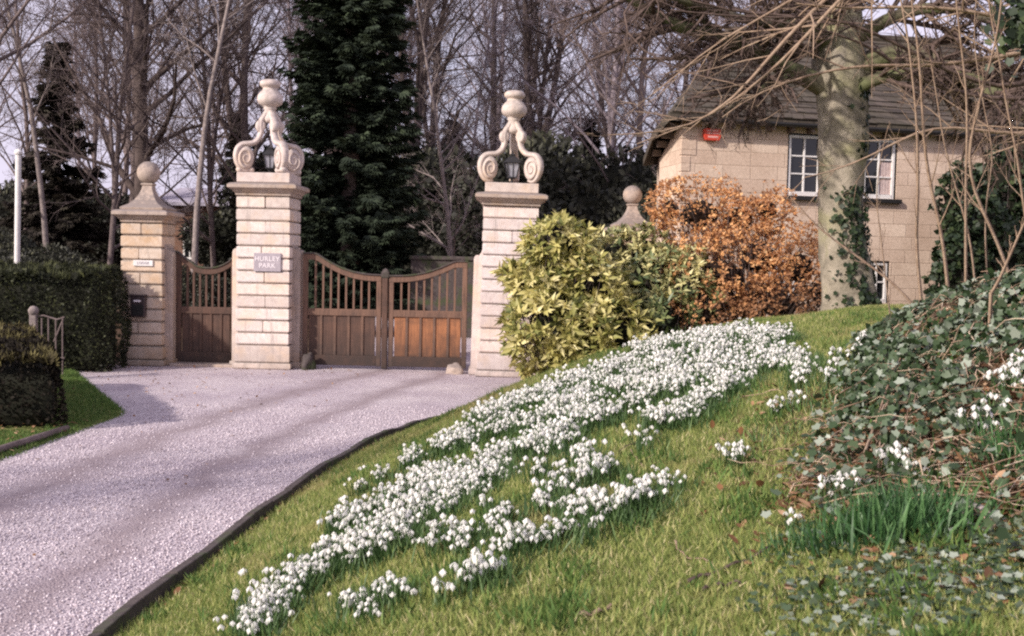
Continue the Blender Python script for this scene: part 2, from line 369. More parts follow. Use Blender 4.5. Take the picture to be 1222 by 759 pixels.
mr = N.new('ShaderNodeMapRange'); mr.inputs[1].default_value = 17; mr.inputs[2].default_value = 20; L.new(sp.outputs[1], mr.inputs[0])
c = mix(N, L, mr.outputs[0], c, rw.outputs[0])
# bare earth and litter round the ivy mound
vd = N.new('ShaderNodeVectorMath'); vd.operation = 'DISTANCE'; L.new(pos, vd.inputs[0]); vd.inputs[1].default_value = (3.4, 5.6, 1.2)
sub = N.new('ShaderNodeMath'); sub.operation = 'MULTIPLY_ADD'; L.new(n3.outputs[0], sub.inputs[0]); sub.inputs[1].default_value = 1.4; L.new(vd.outputs[1], sub.inputs[2])
re = ramp(N, [(0, (1, 1, 1)), (.9, (1, 1, 1)), (1, (0, 0, 0))]); dv = N.new('ShaderNodeMath'); dv.operation = 'DIVIDE'; L.new(sub.outputs[0], dv.inputs[0]); dv.inputs[1].default_value = 3.1
L.new(dv.outputs[0], re.inputs[0]); c = mix(N, L, re.outputs[0], c, (.12, .08, .05))
bsdf(N, L, c, .95, .1, n1.outputs[0], .6, .03); M['ground'] = m

# house walls / roofs
def brick_mat(name, c1, c2, mortar, bw_, bh, blot, ms=.012):
    m, nt, N, L = newmat(name); tc = N.new('ShaderNodeTexCoord'); s = N.new('ShaderNodeSeparateXYZ'); L.new(tc.outputs['Object'], s.inputs[0])
    ad = N.new('ShaderNodeMath'); ad.operation = 'ADD'; L.new(s.outputs[0], ad.inputs[0]); L.new(s.outputs[1], ad.inputs[1])
    cb = N.new('ShaderNodeCombineXYZ'); L.new(ad.outputs[0], cb.inputs[0]); L.new(s.outputs[2], cb.inputs[1])
    b = N.new('ShaderNodeTexBrick'); b.inputs['Scale'].default_value = 1; b.inputs['Brick Width'].default_value = bw_; b.inputs['Row Height'].default_value = bh
    b.inputs['Mortar Size'].default_value = ms; b.inputs['Mortar Smooth'].default_value = .9; b.squash = 1.25; b.squash_frequency = 3; b.offset_frequency = 2; b.inputs['Bias'].default_value = 0
    b.inputs['Color1'].default_value = (*c1, 1); b.inputs['Color2'].default_value = (*c2, 1); b.inputs['Mortar'].default_value = (*mortar, 1)
    L.new(cb.outputs[0], b.inputs[0]); n = noise_tex(N, L, tc.outputs['Object'], 1.6, 7, .7); r = ramp(N, [(.4, (0, 0, 0)), (.7, (.7, .7, .7))]); L.new(n.outputs[0], r.inputs[0])
    c = mix(N, L, r.outputs[0], b.outputs[0], blot); n2 = noise_tex(N, L, tc.outputs['Object'], 22, 6, .7)
    r2 = ramp(N, [(.3, (.72, .70, .68)), (.7, (1.15, 1.12, 1.1))]); L.new(n2.outputs[0], r2.inputs[0]); c = mix(N, L, 1, c, r2.outputs[0], 'MULTIPLY')
    bsdf(N, L, c, .9, .2, b.outputs['Fac'], .5, -.01); return m
M['ashlar'] = brick_mat('tan_ashlar', (.64, .50, .40), (.79, .65, .53), (.53, .41, .32), .58, .26, (.50, .375, .285), .012)
M['brick_far'] = brick_mat('brown_brick', (.20, .115, .085), (.26, .15, .11), (.25, .2, .17), .4, .2, (.17, .1, .08))
M['slates'] = brick_mat('mossy_stone_slates', (.06, .05, .043), (.115, .095, .08), (.025, .02, .02), .34, .2, (.085, .08, .055), .018)
M['slates_pale'] = brick_mat('pale_slates', (.42, .40, .5), (.50, .47, .58), (.32, .3, .36), .5, .3, (.42, .4, .48))
M['soffit'] = mat_mottle('eaves_timber', [(.3, (.10, .075, .06)), (.7, (.22, .17, .14))], 8)

# ------------------------------------------------------------------ light
SUN_DIR = Vector((-.66, -.56, .50)).normalized()
sl = bpy.data.lights.new('sun', 'SUN'); sl.energy = 5.0; sl.angle = R(1.6); sl.color = (1, .91, .83)
so = bpy.data.objects.new('sun', sl); COL.objects.link(so); so.rotation_euler = (-SUN_DIR).to_track_quat('-Z', 'Y').to_euler()
wd = bpy.data.worlds.new('World'); S.world = wd; wd.use_nodes = True; nt = wd.node_tree; N = nt.nodes; L = nt.links; N.clear()
sky = N.new('ShaderNodeTexSky'); sky.sky_type = 'NISHITA'; sky.sun_disc = False
sky.sun_elevation = math.asin(SUN_DIR.z); sky.sun_rotation = math.atan2(SUN_DIR.x, SUN_DIR.y)
sky.air_density = 1.2; sky.dust_density = 3.5; sky.ozone_density = 1
tc = N.new('ShaderNodeTexCoord'); cl = noise_tex(N, L, tc.outputs['Generated'], 3.5, 6, .6); rc = ramp(N, [(.38, (0, 0, 0)), (.68, (1, 1, 1))]); L.new(cl.outputs[0], rc.inputs[0])
hs = mix(N, L, .62, sky.outputs[0], (4.9, 4.35, 5.9)); hs = mix(N, L, rc.outputs[0], hs, (5.9, 5.4, 6.6))
bg = N.new('ShaderNodeBackground'); L.new(hs, bg.inputs[0]); bg.inputs[1].default_value = .165
wo = N.new('ShaderNodeOutputWorld'); L.new(bg.outputs[0], wo.inputs[0])
S.view_settings.view_transform = 'Standard'; S.view_settings.look = 'None'; S.view_settings.exposure = 0; S.view_settings.gamma = 1

# ------------------------------------------------------------------ ground + drive
def axis(fine0, fine1, step, lo, hi):
    a = list(np.arange(fine0, fine1 + 1e-6, step)); s = step
    while a[-1] < hi: s *= 1.25; a.append(a[-1] + s)
    s = step
    while a[0] > lo: s *= 1.25; a.insert(0, a[0] - s)
    return np.array(a)
gx = axis(-13, 12, .1, -700, 700); gy = axis(.5, 22, .1, -60, 1300)
XX, YY = np.meshgrid(gx, gy); ZZ = height(XX, YY)
nx_, ny_ = len(gx), len(gy); V = np.stack([XX.ravel(), YY.ravel(), ZZ.ravel()], 1)
i = np.arange(ny_ - 1)[:, None] * nx_ + np.arange(nx_ - 1)[None]; Fq = np.stack([i, i + 1, i + nx_ + 1, i + nx_], -1).reshape(-1, 4)
g = link('ground', npmesh('ground', V, Fq), M['ground'], smooth=True); tag(g, kind='structure')
ds = MB(); ys = list(np.arange(-5, 19.01, .5)); rows = []
for y in ys: rows.append((float(left_x(y)) - .3, float(kerb_x(y)) + .02, y))
rows += [(-3.9, -.7, 19.3), (-3.9, -.6, 24), (-4.4, .2, 30), (-6, 1, 36)]
nn = 10; vs = []; fs = []
for a, b, y in rows:
    for k in range(nn + 1): x = a + (b - a) * k / nn; vs.append((x, y, .0 if y < 25 else hz(x, y) + .05))
for j in range(len(rows) - 1):
    for k in range(nn): q = j * (nn + 1) + k; fs.append((q, q + 1, q + nn + 2, q + nn + 1))
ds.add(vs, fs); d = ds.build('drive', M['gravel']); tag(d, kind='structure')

# loose stones on the gravel
def blob():
    import bmesh
    bm = bmesh.new(); bmesh.ops.create_icosphere(bm, subdivisions=1, radius=1)
    v = [tuple(x.co) for x in bm.verts]; f = [tuple(y.index for y in x.verts) for x in bm.faces]; bm.free(); return v, f
n = 46000; Yp = 3.6 + 11 * rng.random(n) ** 1.7; a = left_x(Yp) - .02; b = kerb_x(Yp) - .05; Xp = a + (b - a) * rng.random(n)
_x0 = Xp - .014 * np.maximum(Yp - 8, 0) ** 2; _shade = np.maximum(1 - np.abs(_x0 + 4.0) / .4, 0) + np.maximum(1 - np.abs(_x0 + 2.75) / .38, 0); _k = rng.random(n) > np.clip(_shade * 1.3, 0, .85); Xp, Yp = Xp[_k], Yp[_k]; n = len(Xp)  # fewer chips along the painted shadow bands
bv, bf = blob()
V, Fc, t = scatter(bv, bf, np.stack([Xp, Yp, np.full(n, .004)], 1), basis(np.array([0, 0, 1.]) + .5 * rng.normal(size=(n, 3))), (.004 + .0065 * rng.random(n))[:, None] * np.array([1.2, .9, .65]), rng.random(n))
o = link('gravel', npmesh('gravel', V, Fc, t), M['pebble']); tag(o, 'loose pinkish grey gravel chips over the drive', 'gravel', kind='stuff')

# edging board along the bank
ed = MB(); ys = list(np.arange(2.0, 12.0, .5)) + list(np.arange(12, 17.6, .25)); pts = [(float(kerb_x(y)), y) for y in ys]
for _ in range(2): pts = [pts[0]] + [((pts[i-1][0] + pts[i][0] * 2 + pts[i+1][0]) / 4, pts[i][1]) for i in range(1, len(pts) - 1)] + [pts[-1]]
vs = []; fs = []
for j, (x, y) in enumerate(pts):
    q = pts[min(j + 1, len(pts) - 1)]; p_ = pts[max(j - 1, 0)]; dx, dy = q[0] - p_[0], q[1] - p_[1]; l = math.hypot(dx, dy); nx2, ny2 = dy / l, -dx / l
    w = .035; h_ = .085 + .012 * math.sin(j * 1.7) if y < 13 else .085 - .055 * min(1, (y - 13) / 2)
    for s_, z in ((-1, -.05), (-1, h_), (1, h_ + .006), (1, -.05)): vs.append((x + nx2 * w * s_, y + ny2 * w * s_, z))
for j in range(len(pts) - 1):
    a4 = [Vector(v_) for v_ in vs[j * 4:j * 4 + 4]]; b4 = [Vector(v_) for v_ in vs[j * 4 + 4:j * 4 + 8]]; ja = Vector((random.uniform(-.004, .004), 0, random.uniform(-.006, .006)))
    jb = Vector((random.uniform(-.004, .004), 0, ja.z + random.uniform(-.003, .003))); q8 = [tuple(p_.lerp(r_, .008) + ja) for p_, r_ in zip(a4, b4)] + [tuple(p_.lerp(r_, .992) + jb) for p_, r_ in zip(a4, b4)]
    ed.add(q8, [(0, 1, 2, 3), (7, 6, 5, 4)] + [(k, k + 4, (k + 1) % 4 + 4, (k + 1) % 4) for k in range(4)])
vs, fs = [], []
ed.add(vs, fs); o = ed.build('kerb_edging', M['kerb'], bevel=.008); tag(o, 'low dark edging board between gravel drive and snowdrop bank', 'edging')

# ------------------------------------------------------------------ piers
def course_stack(w, dpt, z0, n, ch, gap, rngs, z_extra=()):
    """rusticated blocks as one mesh with a tone per block"""
    Vs, Fs, Ts = [], [], []; o = 0
    def blk(x0, x1, y0, y1, a, b):
        nonlocal o
        j = lambda: rngs.uniform(-.006, .006)
        c = .022
        # chamfered cushion block: outer ring, raised faces
        x0 += j(); x1 += j(); y0 += j()
        ring = lambda i_, zz: [(x0 + i_, y0 + i_, zz), (x1 - i_, y0 + i_, zz), (x1 - i_, y1 - i_, zz), (x0 + i_, y1 - i_, zz)]
        v = ring(c, a) + ring(c * .3, a + c * .45) + ring(0, a + c * 1.2) + ring(0, b - c * 1.2) + ring(c * .3, b - c * .45) + ring(c, b)
        f = [(3, 2, 1, 0), (20, 21, 22, 23)] + [(k * 4 + i_, k * 4 + (i_ + 1) % 4, k * 4 + 4 + (i_ + 1) % 4, k * 4 + 4 + i_) for k in range(5) for i_ in range(4)]
        Vs.extend(v); Fs.extend([tuple(q + o for q in ff) for ff in f]); t = rngs.random(); Ts.extend([t] * len(v)); o += len(v)
    z = z0
    for k in range(n):
        a, b = z + gap / 2, z + ch - gap / 2; z += ch
        if k % 2 == 0: blk(-w / 2, w / 2, -dpt / 2, dpt / 2, a, b)
        else:
            s = rngs.uniform(-.06, .06); blk(-w / 2, s - gap * .35, -dpt / 2, dpt / 2, a, b); blk(s + gap * .35, w / 2, -dpt / 2, dpt / 2, a, b)
    for (ww, a, b) in z_extra: blk(-ww / 2, ww / 2, -dpt / 2 - (ww - w) / 2, dpt / 2 + (ww - w) / 2, a, b)
    me = bpy.data.meshes.new('courses'); me.from_pydata(Vs, [], Fs); me.update()
    at_ = me.attributes.new('tint', 'FLOAT', 'POINT'); at_.data.foreach_set('value', Ts); return me

def pier_body(root, w, dpt, H, n, ch, gap, m, seed, flange_h, cap=True, sides=(-1, 1)):
    rr = random.Random(seed); z0 = H - n * ch
    me = course_stack(w, dpt, z0, n, ch, gap, rr, ((w + .10, 0, .11), (w + .03, .115, z0 - .008)))
    link('shaft', me, m, root, smooth=False)
    c = MB(); c.box(-w / 2 + .03, w / 2 - .03, -dpt / 2 + .03, dpt / 2 - .03, .02, H); c.build('core', M['joint'], root)
    for s in sides:                                    # set-back side strip with a scrolled head
        x0 = s * (w / 2 - .02); x1 = s * (w / 2 + .14)
        poly = [(x0, 0), (x1, 0), (x1, flange_h - .14)]
        for k in range(9):
            a = k / 8 * math.pi * .62; poly.append((x1 + s * (.035 * math.sin(a * 1.6)) - s * .10 * (k / 8), flange_h - .14 + .15 * math.sin(a)))
        for k in range(7):
            a = k / 6; poly.append((x1 - s * (.10 + .06 * a), flange_h + .03 + .16 * a * a))
        poly.append((x0, flange_h + .21))
        if s > 0: poly = poly[::-1]
        f = MB(); f.prism(poly, -.19, .22); f.build('side_strip', M['stone_lichen'] if s > 0 else m, root, bevel=.008)
        b = MB(); b.box(min(x0, x1) - (.03 if s < 0 else -.06), max(x0, x1) + (.03 if s > 0 else -.06), -.23, .25, 0, .11); b.build('strip_foot', m, root, bevel=.01)

def cornice(root, w, H, dk, m):
    c = MB(); h = w / 2
    c.sqloft([(h + .005, H), (h + .02, H + .015), (h + .02, H + .05), (h + .045, H + .065), (h + .07, H + .10), (h + .125, H + .13), (h + .135, H + .135), (h + .135, H + .19), (h + .10, H + .215), (h - .02, H + .235)], dk)
    c.build('cornice', m, root, bevel=.006)
    return H + .235

def scroll_leg(mb, ang, R0, z0, ball=True):
    """one S-scroll console in the vertical plane at angle ang: big volute below, small one above"""
    ca, sa = math.cos(ang), math.sin(ang); side = (-sa, ca, 0); k0 = R0 - .58
    P = lambda r, z: (ca * r, sa * r, z0 + z * 1.06)
    ctrl = [(.34, .06), (.44, .045), (.52, .12), (.565, .25), (.545, .38), (.47, .465), (.375, .485), (.29, .50), (.225, .545), (.18, .61), (.155, .69), (.165, .78), (.15, .88), (.10, .96), (.05, 1.04)]
    pts = [(r + k0 * max(0, min(1, (r - .2) / .2)), z) for r, z in ctrl]; fine = []
    for i in range(len(pts) - 1):
        p0, p1, p2, p3 = pts[max(i - 1, 0)], pts[i], pts[i + 1], pts[min(i + 2, len(pts) - 1)]
        for q in range(4):
            t = q / 4; f = lambda j: .5 * (2 * p1[j] + (p2[j] - p0[j]) * t + (2 * p0[j] - 5 * p1[j] + 4 * p2[j] - p3[j]) * t * t + (3 * p1[j] - p0[j] - 3 * p2[j] + p3[j]) * t ** 3); fine.append((f(0), f(1)))
    fine.append(pts[-1]); m_ = len(fine); rad = [.032 + .022 * min(1, i / (m_ * .3)) - .008 * (i / m_) for i in range(m_)]
    mb.tube([P(*q) for q in fine], rad, 10, flat=(side, 1.45))
    def disc(cx, cz, rx, rz, th):
        n = 22; vs = []; fs = []
        for sgn, k, t in ((-1, .62, th * 1.15), (-1, .97, th), (1, .97, th), (1, .62, th * 1.15)):
            for i in range(n):
                a = 2 * math.pi * i / n; x, y, z = P(cx + rx * k * math.cos(a), cz + rz * k * math.sin(a)); vs.append((x + side[0] * t * sgn, y + side[1] * t * sgn, z))
        for j in range(3):
            for i in range(n): fs.append((j * n + i, j * n + (i + 1) % n, (j + 1) * n + (i + 1) % n, (j + 1) * n + i))
        fs.append(tuple(range(n))[::-1]); fs.append(tuple(3 * n + i for i in range(n))); mb.add(vs, fs)
    cx = .40 + k0; disc(cx, .255, .145, .20, .055)
    for sg in (-1, 1):                                    # carved spiral on each cheek
        sp_ = []
        for i in range(30):
            t = i / 29; a = R(-90) + t * R(560); k = 1 - .8 * t; x, y, z = P(cx + .125 * k * math.cos(a), .255 + .165 * k * math.sin(a)); sp_.append((x + side[0] * .068 * sg, y + side[1] * .068 * sg, z))
        mb.tube(sp_, [.020 - .010 * i / 29 for i in range(30)], 6)
    disc(.165, .79, .085, .11, .052)
    if ball: mb.lathe([(.001, -.065), (.045, -.048), (.066, 0), (.045, .048), (.001, .065)], 12, P(.50 + k0, .06)); mb.lathe([(.001, -.06), (.04, -.045), (.06, 0), (.04, .045), (.001, .06)], 12, P(.30 + k0, .055))

def finial(root, z, rots, m):
    p_ = MB(); p_.box(-.46, .46, -.46, .46, z, z + .17); p_.build('finial_block', m, root, bevel=.012)
    z += .17
    for a_ in rots:
        l = MB(); scroll_leg(l, R(a_), .60, z, rots[0] > 200); l.build('scroll', m, root, smooth=True)
    u = MB(); u.lathe([(.001, .84), (.10, .86), (.12, .92), (.095, .98), (.09, 1.06), (.12, 1.09), (.105, 1.11), (.14, 1.13), (.205, 1.17), (.225, 1.23), (.215, 1.30), (.17, 1.36), (.13, 1.395), (.125, 1.43), (.155, 1.445), (.18, 1.47), (.182, 1.52), (.15, 1.55), (.10, 1.565), (.001, 1.57)], 20, (0, 0, z))
    u.v = [(x_, y_, z + (z_ - z) * 1.055) for x_, y_, z_ in u.v]; u.build('urn', m, root, smooth=True)
    return z

def lantern(loc, label, s=1.0):
    t = empty('lantern', loc, R(12), label, 'lantern'); t.scale = (s, s, s)
    b = MB(); b.lathe([(.07, 0), (.07, .015), (.02, .03), (.018, .08), (.05, .10)], 12); b.build('stand', M['iron'], t)
    gl = MB(); gl.sqloft([(.055, .115), (.095, .325)]); gl.build('glass_pane', M['lantern_glass'], t)
    f = MB()
    for sx in (-1, 1):
        for sy in (-1, 1): f.tube([(sx * .06, sy * .06, .10), (sx * .102, sy * .102, .335)], .009, 6)
    for w, z in ((.066, .105), (.107, .333)):
        for a in range(4):
            c_, s_ = [(1, 0), (0, 1), (-1, 0), (0, -1)][a]; f.tube([(w * (c_ - s_), w * (s_ + c_), z), (w * (c_ + s_), w * (s_ - c_), z)], .009, 6)
    for a in range(4):
        c_, s_ = [(1, 0), (0, 1), (-1, 0), (0, -1)][a]; f.tube([(.06 * c_, .06 * s_, .11), (.1 * c_, .1 * s_, .33)], .006, 5)
    f.build('frame', M['iron'], t)
    r_ = MB(); r_.sqloft([(.125, .335), (.115, .35), (.06, .42), (.035, .44), (.04, .455), (.012, .49), (.008, .53)]); r_.build('roof', M['iron'], t)
    return t

# big pier left of the double gate
PL = (-4.33, 19.33); root = empty('gate_pier', (*PL, 0), R(-1), 'tall rusticated stone pier with the grey name plaque, crowned by scrolls', 'gate pier')
pier_body(root, .92, .90, 3.0, 12, .215, .016, M['stone_pale'], 3, 2.08)
z = cornice(root, .92, 3.0, .98, M['stone_lichen']); zt = finial(root, z, (203, -50, 32), M['stone_pink'])
lantern((PL[0], PL[1], zt), 'black iron lantern under the scrolls of the plaqued pier')
# big pier right of it
PR = (-.10, 18.85); root = empty('gate_pier', (*PR, 0), R(2), 'tall pale stone pier behind the yellow laurel, crowned by scrolls', 'gate pier')
root.rotation_euler = (0, R(.8), R(1)); root.scale = (.98, .98, .965)
pier_body(root, .95, .90, 3.0, 12, .215, .010, M['stone_pink'], 5, 2.12)
z = cornice(root, .97, 3.0, .98, M['stone_lichen']); zt = finial(root, z, (196, -34, 84), M['stone_pale'])
rt = root.matrix_basis @ Vector((0, 0, zt)); lantern(rt, 'black iron lantern under the scrolls of the pier by the laurel', 1.1)

def small_pier(loc, rz, label, m, seed, sides):
    root = empty('small_pier', loc, rz, label, 'gate pier')
    pier_body(root, .72, .70, 2.50, 10, .215, .020, m, seed, 2.02, sides=sides)
    z = cornice(root, .70, 2.50, 1, M['stone_lichen'])
    c = MB(); c.sqloft([(.37, z - .01), (.38, z + .03), (.34, z + .055), (.26, z + .10), (.19, z + .17), (.135, z + .26), (.10, z + .35), (.085, z + .42), (.105, z + .44), (.105, z + .465), (.06, z + .48)])
    c.build('cap', M['stone_lichen'], root, bevel=.006)
    b = MB(); b.lathe([(.001 + .2 * math.sin(math.pi * k / 16), -.2 * math.cos(math.pi * k / 16)) for k in range(17)], 24, (0, 0, z + .655)); b.build('ball', M['stone_lichen'], root, smooth=True)
    return root
P1 = (-6.47, 19.35, 0); r1 = small_pier(P1, R(-1), 'smaller honey stone pier with ball finial, mailbox fixed on its front', M['stone_warm'], 9, (1,))
P4 = tuple(at(753, 300, 23.0)); small_pier((P4[0], 23.0, 0), R(8), 'smaller stone pier with ball finial rising behind the laurel bushes', M['stone_warm'], 12, (-1,))

# plaque, nameplate, mailbox
def text_mesh(name, s, size, mat, parent, loc, align='CENTER', depth=.003):
    cu = bpy.data.curves.new(name, 'FONT'); cu.body = s; cu.size = size; cu.extrude = depth; cu.align_x = align; cu.align_y = 'CENTER'; cu.space_character = 1.1
    cu.offset = size * .02
    o = bpy.data.objects.new(name, cu); COL.objects.link(o); o.parent = parent; o.location = loc; o.rotation_euler = (R(90), 0, 0); cu.materials.append(mat)
    bpy.context.view_layer.update(); me = bpy.data.meshes.new_from_object(o.evaluated_get(bpy.context.evaluated_depsgraph_get()))
    q = bpy.data.objects.new(name, me); COL.objects.link(q); q.parent = parent; q.location = loc; q.rotation_euler = (R(90), 0, 0); bpy.data.objects.remove(o); return q
yf = 19.33 - .45
t = empty('plaque', (-4.25, yf - .012, 1.86), R(-1), 'grey rectangular name plaque with two lines of white capitals on pier', 'plaque')
b = MB(); b.box(-.235, .235, -.02, .01, -.16, .16); b.build('plate', M['slate_plaque'], t, bevel=.006)
text_mesh('lettering', 'HURLEY', .112, M['letters'], t, (0, -.0215, .055)); text_mesh('lettering', 'PARK', .112, M['letters'], t, (0, -.0215, -.06))
t = empty('nameplate', (-6.44, 19.0 - .012, 1.80), R(-1), 'small white strip nameplate above the mailbox on small pier', 'nameplate')
b = MB(); b.box(-.17, .17, -.015, .01, -.05, .05); b.build('plate', M['white_paint'], t, bevel=.003)
text_mesh('lettering', 'LODGE', .06, M['slate_plaque'], t, (0, -.0165, 0))
t = empty('mailbox', (-6.50, 19.0 - .005, .86), R(-1), 'dark wall mailbox with pale label slot on the small pier', 'mailbox')
b = MB(); b.box(-.125, .125, -.12, 0, 0, .36); b.prism([(-.135, .362), (.135, .362), (.135, .39), (-.135, .40)], -.135, .0); b.build('box', M['red_box'], t, bevel=.012)
b = MB(); b.box(-.10, .10, -.128, -.1215, .03, .22); b.build('door', M['black_paint'], t, bevel=.004)
b = MB(); b.box(-.065, .055, -.130, -.1215, .265, .30); b.build('label_slot', M['letters'], t, bevel=.002)

# ------------------------------------------------------------------ gates
def top_curve(u, hi, lo, shoulder=.16):
    if u < shoulder: return hi
    t = (u - shoulder) / (1 - shoulder); return lo + (hi - lo) * (1 - math.sin(t * math.pi / 2)) ** 1.35
def rail_strip(mb, f, x0, x1, drop0, drop1, y0, y1, n=22):
    vs = []; fs = []
    for k in range(n + 1):
        x = x0 + (x1 - x0) * k / n; z = f(x)
        vs += [(x, y0, z - drop0), (x, y0, z - drop1), (x, y1, z - drop1), (x, y1, z - drop0)]
    for k in range(n):
        for q in range(4): fs.append((k * 4 + q, k * 4 + (q + 1) % 4, k * 4 + 4 + (q + 1) % 4, k * 4 + 4 + q))
    fs.append((0, 3, 2, 1)); fs.append((n * 4, n * 4 + 1, n * 4 + 2, n * 4 + 3)); mb.add(vs, fs)
def gate_leaf(loc, rz, w, f, label, mp, mf, post=None, group=None, mid=1.0, nb=8, npan=5):
    """x from 0 to w, f(x) = top height"""
    t = empty('gate_leaf', loc, rz, label, 'gate', group)
    sw = .085
    for a_, b_, c_ in ((0, sw, f(0)), (w - sw, w, f(w))): fr = MB(); fr.box(a_, b_, -.035, .035, .05, c_ - .09); fr.build('stile', mf, t, bevel=.006)
    r_ = MB(); r_.box(sw, w - sw, -.038, .038, mid - .06, mid + .06); r_.build('middle_rail', mf, t, bevel=.006)
    r_ = MB(); r_.box(sw, w - sw, -.036, .036, .06, .24); r_.build('bottom_rail', M['wood_dark'], t, bevel=.006)
    r_ = MB(); rail_strip(r_, f, 0, w, 0.0, .10, -.04, .04); r_.build('top_rail', mf, t, bevel=.006)
    c = MB(); rail_strip(c, f, -.005, w + .005, -.028, -.002, -.06, .06); c.build('capping', M['kerb'], t, bevel=.005)
    for k in range(nb):
        x = sw + (w - 2 * sw) * (k + 1) / (nb + 1); b = MB(); b.box(x - .017, x + .017, -.015, .015, mid + .06, f(x) - .09); b.build('bar', mf, t)
    for k in range(npan):
        a = sw + (w - 2 * sw) * k / npan; b_ = sw + (w - 2 * sw) * (k + 1) / npan
        p_ = MB(); p_.box(a + .022, b_ - .022, -.012, .012, .24, mid - .06); p_.build('panel', mp, t, bevel=.004)
        if k: m_ = MB(); m_.box(a - .022, a + .022, -.03, .03, .24, mid - .06); m_.build('muntin', mf, t, bevel=.005)
    return t
GY = 19.25; xl, xr = -3.70, -.80; wl = (xr - xl - .13) / 2
zl, zc, zr = 2.02, 1.66, 1.93
gl_ = gate_leaf((xl, GY, 0), 0, wl, lambda x: top_curve(x / wl, zl, zc), 'left leaf of the double oak gate, darker weathered panels', M['wood_dark'], M['wood_frame'], nb=8)
gr_ = gate_leaf((xl + wl + .13, GY, 0), R(-.6), wl, lambda x: top_curve(1 - x / wl, zr, zc - .01), 'right leaf of the double oak gate, orange panels beside pale pier', M['wood_orange'], M['wood_frame'], nb=8)
t = empty('meeting_post', (xl + wl + .065, GY, 0), 0, 'thick dark meeting post between the two gate leaves', 'gate post')
b = MB(); b.box(-.05, .05, -.065, .05, .02, 1.62); b.build('post', M['wood_dark'], t, bevel=.01)
b = MB(); b.sqloft([(.06, 1.62), (.07, 1.65), (.065, 1.72), (.04, 1.77), (.015, 1.79)]); b.build('knob', M['kerb'], t, bevel=.008)
# pedestrian gate
wp = 1.06
def fp(x):
    u = abs(x / wp * 2 - 1.05); return 1.72 + .25 * min(1, u) ** 2.2 + (.03 if x < .3 else 0)
gate_leaf((-5.97, 19.35, 0), 0, wp, fp, 'narrow oak side gate with dipped top between plaqued and small pier', M['wood_dark'], M['wood_dark'], nb=7, npan=5, mid=.98)
st = MB(); st.box(-6.0, -4.85, 19.02, 19.42, -.02, .055); o = st.build('doorstep', M['stone_lichen'], bevel=.02); tag(o, 'worn stone step under the narrow side gate', 'step')
def rock(name, loc, s, m, label, catg, seed=1, sub=3):
    import bmesh
    bm = bmesh.new(); bmesh.ops.create_icosphere(bm, subdivisions=sub, radius=1)
    for v in bm.verts:
        k = 1 + .45 * noise.noise(v.co * 1.3 + Vector((seed * 5, 0, 0))) + .06 * noise.noise(v.co * 4 + Vector((seed, 3, 0)))
        v.co = Vector((v.co.x * s[0], v.co.y * s[1], v.co.z * s[2])) * k
    me = bpy.data.meshes.new(name); bm.to_mesh(me); bm.free()
    o = link(name, me, m, smooth=True); o.location = loc; o.rotation_euler = (0, 0, seed); return tag(o, label, catg)
rock('guard_stone', (-3.56, 19.02, .08), (.14, .12, .20), M['kerb'], 'grey rounded guard stone at the foot of the left gate leaf', 'guard stone', 1)
rock('guard_stone', (-.98, 18.85, .04), (.17, .14, .15), M['stone_lichen'], 'tan guard stone at the foot of the right gate leaf', 'guard stone', 2)
rock('field_stone', ground_at(1160, 616), (.075, .06, .055), M['stone_pink'], 'pale pink stone lying among litter at right of bank', 'stone', 3)

# pole, garden gate, block at the left
pp = at(19, 322, 24); t = empty('white_pole', (pp.x, 24, 0), 0, 'slim white pole standing behind the clipped hedge', 'pole')
b = MB(); top = at(22, 184, 24); b.tube([(0, 0, 0), (top.x - pp.x, 0, top.z)], .062, 12); b.build('shaft', M['white_paint'], t, smooth=False)
b = MB(); b.lathe([(.001, 0), (.085, 0), (.09, .05), (.05, .10), (.001, .12)], 12, (top.x - pp.x, 0, top.z)); b.build('cap', M['white_paint'], t)
q = at(40, 380, 16.6); t = empty('garden_gate', (q.x, 16.6, 0), R(4), 'small iron garden gate with ball-topped post between the two hedges', 'garden gate')
b = MB(); b.box(-.05, .05, -.05, .05, 0, 1.06); b.build('post', M['bark_pale'], t, bevel=.01)
b = MB(); b.lathe([(.03, 1.0), (.07, 1.02), (.08, 1.08), (.05, 1.13), (.001, 1.145)], 12); b.build('ball', M['bark_pale'], t, smooth=True)
b = MB(); b.tube([(.05, 0, .98), (.15, 0, 1.0), (.35, 0, .94), (.46, 0, .98)], .014, 6)
for x in (.12, .22, .33, .43): b.tube([(x, 0, .1), (x, 0, .96)], .012, 6)
b.tube([(.05, 0, .35), (.46, 0, .35)], .014, 6); b.tube([(.30, 0, .6), (.44, 0, .95)], .012, 6); b.build('ironwork', M['bark_mid'], t)
q = at(105, 436, 18.2); t = empty('stone_pedestal', (q.x, 18.2, 0), R(5), 'low stepped stone pedestal at the foot of the clipped hedge', 'pedestal')
b = MB(); b.box(-.17, .17, -.17, .17, 0, .14); b.build('foot', M['stone_lichen'], t, bevel=.015); b = MB(); b.box(-.19, .19, -.19, .19, .143, .18); b.build('ledge', M['stone_lichen'], t, bevel=.01)
b = MB(); b.box(-.13, .13, -.13, .13, .18, .42); b.build('block', M['stone_lichen'], t, bevel=.012)

